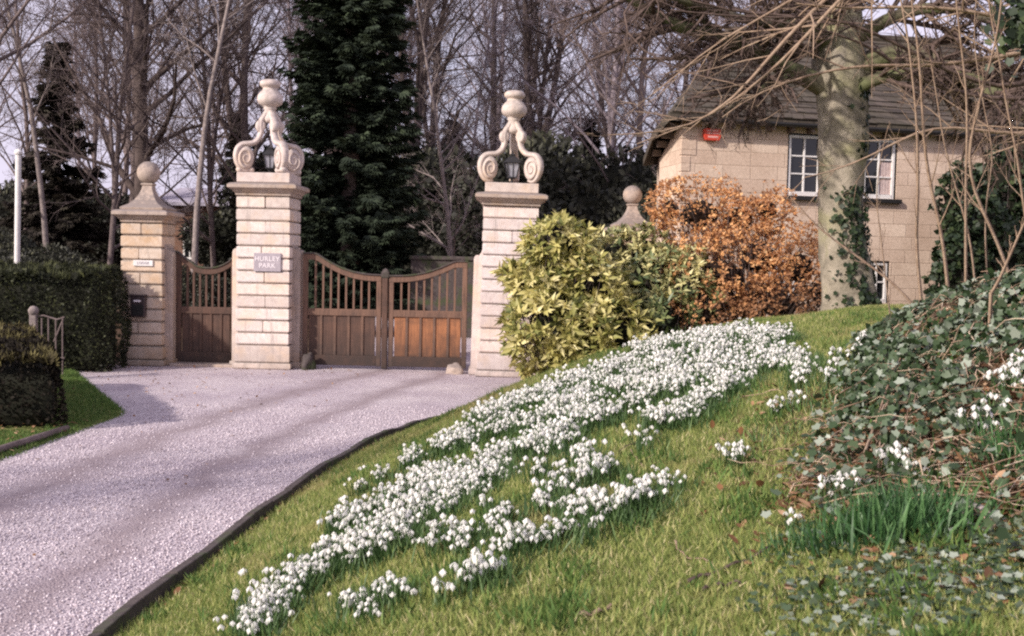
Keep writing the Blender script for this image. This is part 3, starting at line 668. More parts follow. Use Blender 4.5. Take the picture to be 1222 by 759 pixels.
# ------------------------------------------------------------------ leaves
LEAF = ([(0, 0, 0), (.45, .17, .07), (1.0, 0, -.06), (.45, -.17, .07), (.5, 0, 0)], [(0, 4, 1), (4, 2, 1), (0, 3, 4), (3, 2, 4)])           # pointed, folded, along +x
OVAL = ([(0, 0, 0), (.3, .28, .05), (.75, .26, .05), (1, 0, 0), (.75, -.26, .05), (.3, -.28, .05)], [(0, 2, 1), (0, 3, 2), (0, 5, 4), (0, 4, 3)])
SMALL = ([(0, 0, 0), (.5, .3, .05), (1, 0, 0), (.5, -.3, .05)], [(0, 1, 2), (0, 2, 3)])
IVY = ([(0, 0, 0), (-.14, .34, .03), (.18, .38, .0), (.42, .50, .06), (.66, .26, 0), (.98, 0, .05), (.66, -.26, 0), (.42, -.50, .06), (.18, -.38, 0), (-.14, -.34, .03)],
       [(0, 2, 1), (2, 4, 3), (0, 4, 2), (0, 5, 4), (0, 6, 5), (0, 8, 6), (8, 7, 6), (0, 9, 8)])
SPRAY_V, SPRAY_F = [], []
for k, a in enumerate((-70, -45, -22, 0, 22, 45, 70)):
    ca, sa = math.cos(R(a)), math.sin(R(a)); l = 1 - abs(a) / 160; o_ = len(SPRAY_V)
    SPRAY_V += [(0, 0, 0), (l * ca * .5 - sa * .09, l * sa * .5 + ca * .09, .03), (l * ca, l * sa, -.12), (l * ca * .5 + sa * .09, l * sa * .5 - ca * .09, .03)]
    SPRAY_F += [(o_, o_ + 1, o_ + 2), (o_, o_ + 2, o_ + 3)]

def dir_basis(x, up=None, droop=0):
    """leaf frames: local x along given direction, z roughly up"""
    x = x / (np.linalg.norm(x, axis=1, keepdims=True) + 1e-9)
    u = (np.array([0, 0, 1.]) if up is None else up) + .35 * rng.normal(size=x.shape)
    y = np.cross(u, x); y /= (np.linalg.norm(y, axis=1, keepdims=True) + 1e-9)
    z = np.cross(x, y); return np.stack([x, y, z], axis=2)
def sphere(n):
    v = rng.normal(size=(n, 3)); return v / np.linalg.norm(v, axis=1, keepdims=True)
def lobed_points(lobes, n, inner=.75):
    """points near the surface of a union of ellipsoids: lobes (cx,cy,cz,rx,ry,rz)"""
    L_ = np.array(lobes, float); area = (L_[:, 3] * L_[:, 4] + L_[:, 4] * L_[:, 5] + L_[:, 3] * L_[:, 5]); k = rng.choice(len(L_), n * 2, p=area / area.sum())
    s = sphere(n * 2); rr = inner + (1.06 - inner) * rng.random(n * 2) ** .6
    P = L_[k, :3] + s * rr[:, None] * L_[k, 3:]
    keep = np.ones(len(P), bool)
    for j, l in enumerate(L_):
        e = (((P - l[:3]) / l[3:]) ** 2).sum(1); keep &= (k == j) | (e > inner ** 2 * .9)
    keep &= P[:, 2] > .03
    P, s = P[keep][:n], (s / L_[k, 3:])[keep][:n]; s /= np.linalg.norm(s, axis=1, keepdims=True); return P, s
def core_mesh(lobes, k, seed):
    import bmesh
    out = bmesh.new()
    for j, l in enumerate(lobes):
        bm = bmesh.new(); bmesh.ops.create_icosphere(bm, subdivisions=3, radius=1)
        for v in bm.verts:
            f = k * (1 + .25 * noise.noise(v.co * 2.3 + Vector((seed + j, 0, 0)))); v.co = Vector((l[0] + v.co.x * l[3] * f, l[1] + v.co.y * l[4] * f, max(0.02, l[2] + v.co.z * l[5] * f)))
        me = bpy.data.meshes.new('tmp'); bm.to_mesh(me); bm.free(); out.from_mesh(me); bpy.data.meshes.remove(me)
    me = bpy.data.meshes.new('core'); out.to_mesh(me); out.free(); return me
def to_local(o, V): return V - np.array(o)

def tubes_mesh(name, polys, sides=None, disp=0):
    """polys: list of (pts array (k,3), radii (k)) -> quads mesh; sides by radius"""
    Vs, Fs = [], []; o = 0
    for pts, rad in polys:
        pts = np.asarray(pts, float); rad = np.asarray(rad, float); k = len(pts)
        n = sides if sides else 10 if rad[0] > .12 else 7 if rad[0] > .05 else 5 if rad[0] > .02 else 3
        t = np.gradient(pts, axis=0); t /= (np.linalg.norm(t, axis=1, keepdims=True) + 1e-9)
        ref = np.array([0.3, .1, 1.]) if abs(t[0, 2]) < .8 else np.array([1., .2, 0])
        u = np.cross(t, ref); u /= (np.linalg.norm(u, axis=1, keepdims=True) + 1e-9); w = np.cross(t, u)
        a = np.arange(n) * 2 * np.pi / n
        ring = pts[:, None] + rad[:, None, None] * (u[:, None] * np.cos(a)[None, :, None] + w[:, None] * np.sin(a)[None, :, None])
        if disp:
            for i_ in range(k):
                for j_ in range(n):
                    a_ = 2 * math.pi * j_ / n; q_ = Vector((math.cos(a_) * 1.6, math.sin(a_) * 1.6, pts[i_, 2] * .9)); f_ = 1 + disp * (noise.noise(q_) * 1.4 + .7 * noise.noise(Vector((q_.x * 3, q_.y * 3, q_.z * 1.3))) + .35 * noise.noise(q_ * 6)); ring[i_, j_] = pts[i_] + (ring[i_, j_] - pts[i_]) * f_
        Vs.append(ring.reshape(-1, 3)); i_ = np.arange(k - 1)[:, None] * n + np.arange(n)[None]; j_ = np.arange(k - 1)[:, None] * n + (np.arange(n) + 1)[None] % n
        Fs.append(np.stack([i_, j_, j_ + n, i_ + n], -1).reshape(-1, 4) + o); o += k * n
    return npmesh(name, np.concatenate(Vs), np.concatenate(Fs))

def rosette_bush(name, lobes, n, per, size, mat, core, label, catg, leaf=LEAF, tint_fn=None, stems=8, ck=.72):
    base = np.array([np.mean([l[0] for l in lobes]), np.mean([l[1] for l in lobes]), 0.]); base[2] = 0
    loc = [(l[0] - base[0], l[1] - base[1], l[2] - base[2], *l[3:]) for l in lobes]
    root = empty(name, tuple(base), 0, label, catg)
    P, s = lobed_points(loc, n, .58); P = P + s * (.27 * np.array([noise.noise(Vector(q_) * 2.4) for q_ in P]))[:, None]; up = s + np.array([0, 0, .6]); up /= np.linalg.norm(up, axis=1, keepdims=True)
    m_ = len(P); Pk = np.repeat(P, per, 0); U = np.repeat(up, per, 0)
    a = np.tile(np.arange(per) * 2.4, m_) + np.repeat(rng.random(m_) * 6.28, per)
    B = basis(U, np.repeat(rng.normal(size=(m_, 3)), per, 0)); open_ = .45 + .8 * rng.random(len(Pk))
    dirs = (B[:, :, 0] * np.cos(a)[:, None] + B[:, :, 1] * np.sin(a)[:, None]) * np.sin(open_)[:, None] + B[:, :, 2] * np.cos(open_)[:, None] - np.array([0, 0, .25])
    depth = np.repeat(rng.random(m_), per) * .55 + .45 * rng.random(len(Pk))
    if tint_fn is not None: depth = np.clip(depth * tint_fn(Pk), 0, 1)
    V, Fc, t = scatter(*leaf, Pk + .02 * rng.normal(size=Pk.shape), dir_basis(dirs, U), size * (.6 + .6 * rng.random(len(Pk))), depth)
    link('foliage', npmesh('foliage', V, Fc, t), mat, root)
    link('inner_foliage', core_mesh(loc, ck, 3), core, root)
    st = MB()
    for k in range(stems):
        l = loc[k % len(loc)]; x, y = random.uniform(-.25, .25), random.uniform(-.2, .2)
        st.tube([(x, y, 0), (x * 1.3 + l[0] * .3, y, l[2] * .4), (l[0], l[1], l[2] + l[5] * .5)], [.03, .022, .01], 6)
    st.build('stem', M['bark_mid'], root)
    tw = []
    for k in rng.choice(len(P), min(len(P), 420), replace=False):
        e_ = P[k]; c_ = np.array([e_[0] * .45, e_[1] * .5, e_[2] * .35]); m_2 = (c_ + e_) / 2 + .08 * rng.normal(size=3); tw.append((np.array([c_, m_2, e_ + s[k] * .05]), np.array([.009, .006, .003])))
    link('branches', tubes_mesh('branches', tw), M['bark_mid'], root)
    return root

def lobe(px, py, Y, rx, ry_, rz): p = at(px, py, Y); return (p.x, p.y, p.z, rx, ry_, rz)
rosette_bush('laurel_bush', [lobe(668, 292, 17.0, .56, .5, .42), lobe(640, 335, 16.8, .52, .5, .42), lobe(655, 395, 16.5, .66, .55, .62), lobe(700, 345, 16.9, .66, .55, .5), lobe(725, 400, 16.6, .62, .6, .6), lobe(628, 330, 16.8, .34, .35, .3), lobe(690, 430, 16.4, .6, .4, .4)],
             1250, 8, .19, M['laurel'], M['core_dark'], 'large yellow-green spotted laurel in front of the pale pier', 'laurel bush', ck=.5)
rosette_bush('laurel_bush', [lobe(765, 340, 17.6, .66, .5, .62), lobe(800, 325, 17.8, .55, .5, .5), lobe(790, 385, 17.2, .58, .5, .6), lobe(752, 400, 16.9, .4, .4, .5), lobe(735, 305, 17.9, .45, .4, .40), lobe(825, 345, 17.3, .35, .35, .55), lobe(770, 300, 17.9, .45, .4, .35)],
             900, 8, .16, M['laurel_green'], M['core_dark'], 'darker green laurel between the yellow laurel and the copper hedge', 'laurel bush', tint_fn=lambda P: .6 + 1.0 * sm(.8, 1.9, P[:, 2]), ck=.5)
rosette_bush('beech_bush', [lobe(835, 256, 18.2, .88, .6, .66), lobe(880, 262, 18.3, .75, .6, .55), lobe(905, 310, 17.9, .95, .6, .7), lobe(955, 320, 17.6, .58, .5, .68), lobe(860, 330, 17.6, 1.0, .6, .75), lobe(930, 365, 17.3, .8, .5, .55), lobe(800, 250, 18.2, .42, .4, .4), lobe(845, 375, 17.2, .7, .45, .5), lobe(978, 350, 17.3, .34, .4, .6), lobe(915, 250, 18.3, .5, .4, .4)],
             3900, 5, .06, M['copper'], M['core_rust_shade'], 'rounded copper beech hedge holding dead orange leaves before the cottage', 'beech hedge', leaf=OVAL,
             tint_fn=lambda P: np.clip(.25 + 1.0 * sm(.9, 2.2, P[:, 2] - .35 * P[:, 0]), 0, 1.1), stems=14, ck=.34)  # sunlit upper left put into the leaf tint, lower right darker

# clipped hedges
def hedge(name, x0, x1, y0, y1, zt0, zt1, n, mat, label, size=.045, top_feather=0, rot=0, topmat=None, sh=0.):
    cx, cy = (x0 + x1) / 2, (y0 + y1) / 2; root = empty(name, (cx, cy, 0), rot, label, 'hedge')
    X0, X1, Y0, Y1 = x0 - cx, x1 - cx, y0 - cy, y1 - cy
    def top(y): return zt0 + (zt1 - zt0) * (y - Y0) / (Y1 - Y0)
    areas = np.array([(X1 - X0) * zt0, (Y1 - Y0) * zt0, (X1 - X0) * (Y1 - Y0) * 1.2]); f = rng.choice(3, n, p=areas / areas.sum())
    u, v_ = rng.random(n), rng.random(n); P = np.zeros((n, 3)); Nn = np.zeros((n, 3)); rr = .22
    a = f == 0; P[a] = np.stack([X0 + (X1 - X0) * u[a], np.full(a.sum(), Y0), zt0 * v_[a]], 1); Nn[a] = (0, -1, 0)
    a = f == 1; P[a] = np.stack([np.full(a.sum(), X1), Y0 + (Y1 - Y0) * u[a], top(Y0 + (Y1 - Y0) * u[a]) * v_[a]], 1); Nn[a] = (1, 0, 0)
    a = f == 2; yy_ = Y0 + (Y1 - Y0) * v_[a]; P[a] = np.stack([X0 + (X1 - X0) * u[a], yy_, top(yy_)], 1); Nn[a] = (0, 0, 1)
    # round the edges
    tz = top(P[:, 1]); ex = np.maximum(0, P[:, 0] - (X1 - rr)) / rr; ez = np.maximum(0, P[:, 2] - (tz - rr)) / rr; ey = np.maximum(0, (Y0 + rr) - P[:, 1]) / rr
    e = np.sqrt(ex ** 2 + ez ** 2 + ey ** 2); k = np.where(e > 1, 1 / np.maximum(e, 1e-6), 1)
    P[:, 0] -= ex * rr * (1 - k); P[:, 2] -= ez * rr * (1 - k); P[:, 1] += ey * rr * (1 - k)
    bump = np.array([noise.noise(Vector(p_) * 2.2) for p_ in P]); big_ = np.array([noise.noise(Vector(p_) * .9 + Vector((7, 1, 2))) for p_ in P]); P += Nn * (.13 * bump + .20 * big_ - .05 * rng.random(n))[:, None]
    Nn = Nn + .7 * rng.normal(size=Nn.shape); Nn[:, 2] += .4
    tint = np.clip(rng.random(n) * .8 + .35 * bump, 0, 1)
    V, Fc, t = scatter(*SMALL, P, dir_basis(Nn, sphere(n)), size * (.6 + .9 * rng.random(n)), tint)
    V[:, 0] += sh * (V[:, 1] - Y0)
    link('foliage', npmesh('foliage', V, Fc, t), mat, root)
    if top_feather:
        m_ = top_feather; yy_ = Y0 + .05 + (Y1 - Y0) * rng.random(m_); Pt = np.stack([X0 + (X1 - X0 - .08) * rng.random(m_), yy_, top(yy_) - .05], 1); Pt[:, 2] += .05 * np.array([noise.noise(Vector(p_) * 2.2) for p_ in Pt])
        dr = np.array([.15, -.25, 1.]) + .45 * rng.normal(size=(m_, 3)); V, Fc, t = scatter(SPRAY_V, SPRAY_F, Pt, dir_basis(dr, sphere(m_)), .09 + .08 * rng.random(m_), rng.random(m_))
        V[:, 0] += sh * (V[:, 1] - Y0)
        link('top_growth', npmesh('top_growth', V, Fc, t), topmat or mat, root)
    import bmesh
    bm = bmesh.new(); bmesh.ops.create_grid(bm, x_segments=1, y_segments=1); bm.free()
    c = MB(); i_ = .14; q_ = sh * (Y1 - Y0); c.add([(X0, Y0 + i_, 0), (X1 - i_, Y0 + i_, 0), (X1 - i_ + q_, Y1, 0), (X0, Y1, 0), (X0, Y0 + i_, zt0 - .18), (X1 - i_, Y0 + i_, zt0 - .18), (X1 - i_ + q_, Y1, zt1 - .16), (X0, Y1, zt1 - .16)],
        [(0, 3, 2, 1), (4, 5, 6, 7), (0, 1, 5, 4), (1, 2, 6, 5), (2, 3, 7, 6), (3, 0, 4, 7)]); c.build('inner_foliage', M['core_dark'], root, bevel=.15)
    return root
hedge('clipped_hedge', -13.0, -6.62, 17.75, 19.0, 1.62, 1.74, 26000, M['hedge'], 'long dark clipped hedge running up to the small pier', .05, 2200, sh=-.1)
hedge('low_hedge', -10.0, -5.02, 11.85, 15.3, .84, .90, 30000, M['hedge_shade'], 'low dark hedge block with feathery top beside the drive', .045, 5200, R(3), M['hedge_lit_top'], -.46)
# log edging under the low hedge
lg = MB(); a, b = ground_at(80, 513), ground_at(-60, 560); mid_ = (a + b) / 2
lg.tube([a + Vector((0, 0, .02)), a.lerp(b, .3) + Vector((.02, 0, .03)), a.lerp(b, .7) + Vector((0, 0, .03)), b + Vector((0, 0, .02))], [.035, .04, .04, .04], 8); o = lg.build('log_edging', M['bark_mid'], smooth=True); tag(o, 'thin log laid on the grass in front of the low hedge', 'log')

# ------------------------------------------------------------------ cottage
HP = at(812, 230, 21.0); HO = Vector((HP.x, 21.0, 0)); HA = R(14)
U = Vector((math.cos(HA), math.sin(HA), 0)); Nw = Vector((math.sin(HA), -math.cos(HA), 0))
def wall_at(px, py):
    d = ray(px, py); t = (HO - EYE).dot(Nw) / d.dot(Nw); p = EYE + d * t; return (p - HO).dot(U), p.z
house = empty('cottage', tuple(HO), HA, 'tan stone cottage with dark slate roof behind the beech tree', 'cottage')
EZ = 4.72; WLEN = 11.0
wins = []
for (a, b) in (((941, 156), (977, 233)), ((1031, 163), (1069, 238)), ((1034, 311), (1060, 362)), ((925, 307), (952, 352))):
    s0, z1 = wall_at(*a); s1, z0 = wall_at(*b); wins.append((s0, s1, z0, z1))
wins[0] = (wins[0][0], wins[0][0] + (wins[1][1] - wins[1][0]), wins[1][2], wins[1][3])
ws = sorted(wins[:2]); 
# front wall built round the window openings: grid of boxes between opening edges
xs_ = sorted({0, WLEN} | {w for q in wins for w in q[:2]}); zs_ = sorted({0, EZ} | {w for q in wins for w in q[2:]})
wb = MB()
for i_ in range(len(xs_) - 1):
    for j_ in range(len(zs_) - 1):
        cx, cz = (xs_[i_] + xs_[i_ + 1]) / 2, (zs_[j_] + zs_[j_ + 1]) / 2
        if any(q[0] < cx < q[1] and q[2] < cz < q[3] for q in wins): continue
        x0, x1, z0, z1 = xs_[i_], xs_[i_ + 1], zs_[j_], zs_[j_ + 1]
        wb.add([(x0, 0, z0), (x1, 0, z0), (x1, 0, z1), (x0, 0, z1)], [(0, 1, 2, 3)])
for q in wins:
    s0, s1, z0, z1 = q; D = .14
    wb.add([(s0, 0, z0), (s1, 0, z0), (s1, 0, z1), (s0, 0, z1), (s0, D, z0), (s1, D, z0), (s1, D, z1), (s0, D, z1)], [(0, 4, 5, 1), (1, 5, 6, 2), (2, 6, 7, 3), (3, 7, 4, 0)])
# oblique end and the rest of the plan
e1 = (.08, 1.33); e2 = (2.45, 3.4)
ZL = 4.25
wb.add([(0, 0, 0), (e1[0], e1[1], 0), (e1[0], e1[1], ZL - .15), (0, 0, EZ)], [(0, 3, 2, 1)])
wb.add([(e1[0], e1[1], 0), (e2[0], 7.5, 0), (e2[0], 7.5, EZ), (e1[0], e1[1], ZL - .15)], [(0, 3, 2, 1)])
wb.add([(e2[0], 7.5, 0), (WLEN, 7.5, 0), (WLEN, 7.5, EZ), (e2[0], 7.5, EZ)], [(0, 3, 2, 1)])
wb.add([(WLEN, 0, 0), (WLEN, 7.5, 0), (WLEN, 7.5, EZ), (WLEN, 0, EZ)], [(0, 1, 2, 3)])
wb.build('wall', M['ashlar'], house)
qn = MB()
for k in range(15):
    z0 = .03 + k * .31; l = .30 if k % 2 else .18; qn.box(-.012, l, -.012, .12, z0, z0 + .29)
qn.build('quoins', M['ashlar'], house, bevel=.01)
# roof: eaves line, ridge, hipped left end with sagging eaves
def roof():
    r_ = MB(); ov = .26; th = .15
    E = [(-.36, -ov, EZ + .10), (WLEN + .4, -ov, EZ + .08), (WLEN + .4, 7.9, EZ), (2.5, 7.9, EZ), (-.12, 1.75, 4.12), (-.32, .75, 4.55)]
    A, B_ = (2.6, 3.6, 7.25), (WLEN - 2.5, 3.6, 7.35)
    for dz, flip in ((0, False), (-th, True)):
        vs = [(x, y, z + dz) for x, y, z in E] + [(A[0], A[1], A[2] + dz), (B_[0], B_[1], B_[2] + dz)]
        fs = [(0, 1, 7, 6), (1, 2, 7), (2, 3, 6, 7), (3, 4, 6), (4, 5, 6), (5, 0, 6)]
        r_.add(vs, [f[::-1] for f in fs] if flip else fs)
    n = len(E)
    for k in range(n):
        a, b = E[k], E[(k + 1) % n]; r_.add([a, b, (b[0], b[1], b[2] - th), (a[0], a[1], a[2] - th)], [(0, 3, 2, 1)])
    r_.build('roof', M['slates'], house)
    # individual slate courses raised on the front slope so that the roof is not a flat plane
    sl_ = MB(); rr = random.Random(4); P0 = Vector(E[0]); P1_ = Vector(E[1]); Av, Bv = Vector(A), Vector(B_)
    rows_ = 17
    for j in range(rows_):
        t0, t1 = j / rows_, (j + 1.18) / rows_
        a0, b0 = P0.lerp(Av, t0), P1_.lerp(Bv, t0); L0 = (b0 - a0).length; x = rr.uniform(0, .15); nrm = (P1_ - P0).cross(Av - P0).normalized()
        while x < L0 - .1:
            w_ = rr.uniform(.16, .34); u0, u1 = x / L0, min(1, (x + w_ - .012) / L0); a1, b1 = P0.lerp(Av, min(t1, 1)), P1_.lerp(Bv, min(t1, 1))
            lf = rr.uniform(.022, .045); q = [a0.lerp(b0, u0), a0.lerp(b0, u1), a1.lerp(b1, u1), a1.lerp(b1, u0)]
            dn = (a0 - a1).normalized() * rr.uniform(-.01, .025)
            top_ = [q[0] + nrm * lf + dn, q[1] + nrm * lf + dn, q[2] + nrm * .006, q[3] + nrm * .006]; bot = [q[0] + nrm * .004 + dn, q[1] + nrm * .004 + dn]
            sl_.add([tuple(v) for v in top_ + bot], [(0, 1, 2, 3), (4, 5, 1, 0), (4, 0, 3), (1, 5, 2)]); x += w_
    sl_.build('slates', M['slates'], house)
    rg = MB(); rg.tube([(A[0] - .1, A[1], A[2] + .03), (B_[0] + .1, B_[1], B_[2] + .03)], .11, 8); rg.build('ridge', M['slates'], house)
    g_ = MB(); g_.tube([(-.2, -.25, EZ + .0), (WLEN + .3, -.25, EZ - .02)], .04, 8); g_.build('eave_shadow_strip', M['black_paint'], house)  # dark strip added to stand for the shadow line under the eaves
    for k in range(26):
        rf = MB(); x = .1 + k * .42; rf.add([(x, -.21, EZ - .02), (x + .07, -.21, EZ - .02), (x + .07, 0.0, EZ - .02), (x, 0.0, EZ - .02), (x, -.21, EZ - .12), (x + .07, -.21, EZ - .12), (x + .07, 0.0, EZ - .15), (x, 0.0, EZ - .15)],
            [(0, 1, 2, 3), (7, 6, 5, 4), (4, 5, 1, 0), (5, 6, 2, 1), (7, 4, 0, 3)]); rf.build('rafter', M['soffit'], house)
    for k in range(4):
        rf = MB(); y = .12 + k * .36; rf.box(-.26 + .05 * k, .06, y, y + .09, 4.56 - k * .14, 4.68 - k * .14); rf.build('rafter', M['soffit'], house)
roof()
def window(q, rows, cols, curtain=None, sill=True):
    s0, s1, z0, z1 = q; w = empty('window', (0, 0, 0)); w.parent = house
    # dark outer frame
    f = MB(); t_ = .035; y0, y1 = .03, .10
    f.box(s0, s0 + t_, y0 - .01, y1, z0, z1); f.box(s1 - t_, s1, y0 - .01, y1, z0, z1); f.box(s0 + t_, s1 - t_, y0 - .01, y1, z1 - t_, z1)
    f.build('outer_frame', M['black_paint'], w)
    a0, a1, b0, b1 = s0 + t_, s1 - t_, z0, z1 - t_; fw = .055
    f = MB(); f.box(a0, a0 + fw, y0, y1, b0, b1); f.box(a1 - fw, a1, y0, y1, b0, b1); f.box(a0 + fw, a1 - fw, y0, y1, b1 - fw, b1); f.box(a0 + fw, a1 - fw, y0 - .01, y1, b0, b0 + fw * 1.6)
    c0, c1, d0, d1 = a0 + fw, a1 - fw, b0 + fw * 1.6, b1 - fw
    for k in range(1, cols): x = c0 + (c1 - c0) * k / cols; f.box(x - .017, x + .017, y0 + .01, y1 - .01, d0, d1)
    for k in range(1, rows):
        z = d0 + (d1 - d0) * k / rows; f.box(c0, c1, y0 + .013, y1 - .013, z - .015, z + .015)
    f.build('sash', M['white_paint'], w, bevel=.004)
    g_ = MB(); g_.add([(c0, .075, d0), (c1, .075, d0), (c1, .075, d1), (c0, .075, d1)], [(0, 1, 2, 3)]); g_.build('pane', M['glass'], w)
    if curtain:
        c_ = MB(); n = 8; xa = c0 + (c1 - c0) * .55
        vs = []; 
        for k in range(n + 1): x = xa + (c1 - xa) * k / n; yv = .068 + .004 * (k % 2); vs += [(x, yv, d0 + .01), (x, yv, d0 + (d1 - d0) * .62)]
        c_.add(vs, [(2 * k, 2 * k + 2, 2 * k + 3, 2 * k + 1) for k in range(n)]); c_.build('curtain', M['curtain'], w)
    if sill:
        s_ = MB(); s_.box(s0 - .05, s1 + .09, -.09, .05, z0 - .085, z0 - .002); s_.build('sill', M['black_paint'], w, bevel=.006)
window(wins[0], 3, 2); window(wins[1], 3, 2, True); window(wins[2], 2, 2, None, False); window(wins[3], 2, 2, None, False)
s0, zz = wall_at(848, 161)
t = empty('alarm_box', tuple(HO + U * s0 + Nw * .005 + Vector((0, 0, zz))), HA, 'red alarm box under the eaves of the cottage', 'alarm box')
b = MB(); w_, h_ = .175, .115; b.prism([(-w_, -h_ * .4), (-w_ * .8, -h_), (w_ * .8, -h_), (w_, -h_ * .4), (w_, h_ * .7), (w_ * .85, h_), (-w_ * .85, h_), (-w_, h_ * .7)], -.10, 0); b.build('cover', M['red'], t, bevel=.01)
b = MB()
for k, zq in enumerate((.055, .005)):
    x = -.12
    while x < .11: l = random.uniform(.02, .035); b.box(x, x + l, -.104, -.1005, zq, zq + .026); x += l + .008
b.box(-.10, .10, -.104, -.1005, -.065, -.03); b.build('print', M['pink_letters'], t)

# far house behind the side gate
FY = 44; fl = at(196, 300, FY); fr_ = at(300, 300, FY); fx0, fx1 = fl.x, fr_.x + 1.5
ft = empty('far_house', (fx0, FY, 0), R(-4), 'distant brown house with pale roof glimpsed above the side gate', 'house')
wF = fx1 - fx0; ez = 2.05 + 53 / F * FY + .1; gz = hz(fx0, FY) - .3
b = MB(); b.box(0, wF, 0, 6, gz, ez); b.build('wall', M['brick_far'], ft)
b = MB(); b.add([(-.5, -.5, ez - .02), (wF + .5, -.5, ez - .02), (wF + .5, 3, ez + .75), (-.5, 3, ez + .75), (-.5, 6.5, ez - .02), (wF + .5, 6.5, ez - .02), (-.5, -.5, ez - .15), (wF + .5, -.5, ez - .15), (wF + .5, 6.5, ez - .15), (-.5, 6.5, ez - .15)],
    [(0, 1, 2, 3), (3, 2, 5, 4), (6, 7, 1, 0), (1, 7, 8, 5), (1, 5, 2), (0, 3, 4), (0, 4, 9, 6), (6, 9, 8, 7), (9, 4, 5, 8)]); b.build('roof', M['slates_pale'], ft)
for k, px in enumerate((228, 255, 272)):
    xw = at(px, 260, FY).x - fx0; w_ = empty('window', (xw, -.02, gz + 1.2)); w_.parent = ft; hw = .28 if k != 1 else .5
    b = MB(); b.box(-hw, hw, -.05, .02, -.0, 1.35); b.build('frame', M['white_paint'], w_, bevel=.01)
    b = MB(); b.box(-hw + .08, -.03, -.06, -.052, .1, 1.25); b.box(.03, hw - .08, -.06, -.052, .1, 1.25); b.build('pane', M['glass'], w_)
# low wall beyond the double gate
q0, q1 = at(500, 303, 27), at(566, 308, 27)
b = MB(); b.box(0, 2.6, 0, .35, 0, 1.92); b.box(-.04, 2.64, -.05, .40, 1.923, 2.02)
o = b.build('garden_wall', M['kerb'], bevel=.02); o.location = (q0.x - .2, 27, 0); tag(o, 'low grey garden wall seen over the right gate leaf', 'wall')

# ------------------------------------------------------------------ trees
def wiggle(p0, d0, length, k, wob, lift, rr):
    pts = [np.array(p0, float)]; d = np.array(d0, float); d /= np.linalg.norm(d)
    for _ in range(k - 1):
        d = d + wob * np.array([rr.gauss(0, 1), rr.gauss(0, 1), rr.gauss(0, 1)]) + np.array([0, 0, lift]); d /= np.linalg.norm(d); pts.append(pts[-1] + d * length / (k - 1))
    return np.array(pts)
def side_dirs(d, ang, az):
    d = d / np.linalg.norm(d); ref = np.array([0, 0, 1.]) if abs(d[2]) < .9 else np.array([1., 0, 0]); u = np.cross(d, ref); u /= np.linalg.norm(u); w = np.cross(d, u)
    return d * math.cos(ang) + (u * math.cos(az) + w * math.sin(az)) * math.sin(ang)
def sprout(poly, rad, out, rr, level, maxlevel, count, lenk, lo=.25, wob=.12, lift=.05, minr=.004, ang=(.5, 1.0)):
    L_ = np.linalg.norm(np.diff(poly, axis=0), axis=1).sum()
    for c_ in range(count[min(level, len(count) - 1)]):
        u = lo + (1 - lo) * (c_ + rr.random()) / count[min(level, len(count) - 1)]; s = u * (len(poly) - 1); i_ = min(int(s), len(poly) - 2); f = s - i_
        p = poly[i_] * (1 - f) + poly[i_ + 1] * f; r0 = (rad[i_] * (1 - f) + rad[i_ + 1] * f)
        d = poly[i_ + 1] - poly[i_]; l = L_ * lenk[min(level, len(lenk) - 1)] * (1.15 - .75 * u) * rr.uniform(.7, 1.25)
        dd = side_dirs(d, rr.uniform(*ang), rr.uniform(0, 6.28)); k = 5 if level == 0 else 4 if level < maxlevel else 3
        q = wiggle(p, dd, l, k, wob, lift, rr); rb = max(minr, r0 * rr.uniform(.42, .62)); re_ = max(minr * .6, rb * .25); rads = np.linspace(rb, re_, k)
        out.append((q, rads))
        if level < maxlevel: sprout(q, rads, out, rr, level + 1, maxlevel, count, lenk, .2, wob * 1.15, lift, minr, ang)
def make_bare(seed, H, r0, nb, mat, lean=0, lift=.10, dens=1.0, minr=.006, ang=(.45, .95), fork=False, lo=.18):
    rr = random.Random(seed)
    t = empty('bare_tree', (0, 0, 0))
    tr = wiggle((0, 0, -.3), (lean, 0, 1), H, 12, .035, .02, rr); rad = r0 * (1 - np.linspace(0, 1, 12)) ** .75 + .02; rad[0] *= 1.35
    trunk = [(tr, rad)]
    if fork:
        q = wiggle(tr[3], (rr.uniform(-.35, .35), .1, 1), H * .7, 9, .05, .03, rr); trunk.append((q, np.linspace(rad[3] * .75, .02, 9)))
    link('trunk', tubes_mesh('trunk', trunk), mat, t, smooth=True)
    out = []
    for pl, rd in trunk: sprout(pl, rd, out, rr, 0, 3, [int(nb * dens), 7, 5, 4], [.29, .5, .55, .6], lo, .17, lift * .55, minr, ang)
    link('crown', tubes_mesh('crown', out), mat, t)
    return t
protos = []
specs = [(21, 17, .17, 30, 'bark_dark', 0, .10, False), (22, 18, .11, 30, 'bark_mid', .03, .13, False), (23, 15, .09, 32, 'bark_mid', -.04, .12, True),
         (24, 19, .16, 28, 'bark_dark', .02, .08, True), (25, 16, .11, 24, 'bark_pale', .05, .12, False), (26, 17, .10, 34, 'bark_haze', 0, .1, True), (27, 14, .07, 34, 'bark_haze', .03, .12, False), (28, 13, .085, 9, 'bark_pale', .06, .15, False)]
for (sd, H, r0, nb, mt, ln, lf, fk) in specs: protos.append(make_bare(sd, H, r0, nb, M[mt], ln, lf, 1.0, .0065 if mt == 'bark_haze' else .006, (.5, 1.15), fk, .5 if sd == 28 else .16))
used = [False] * len(protos)
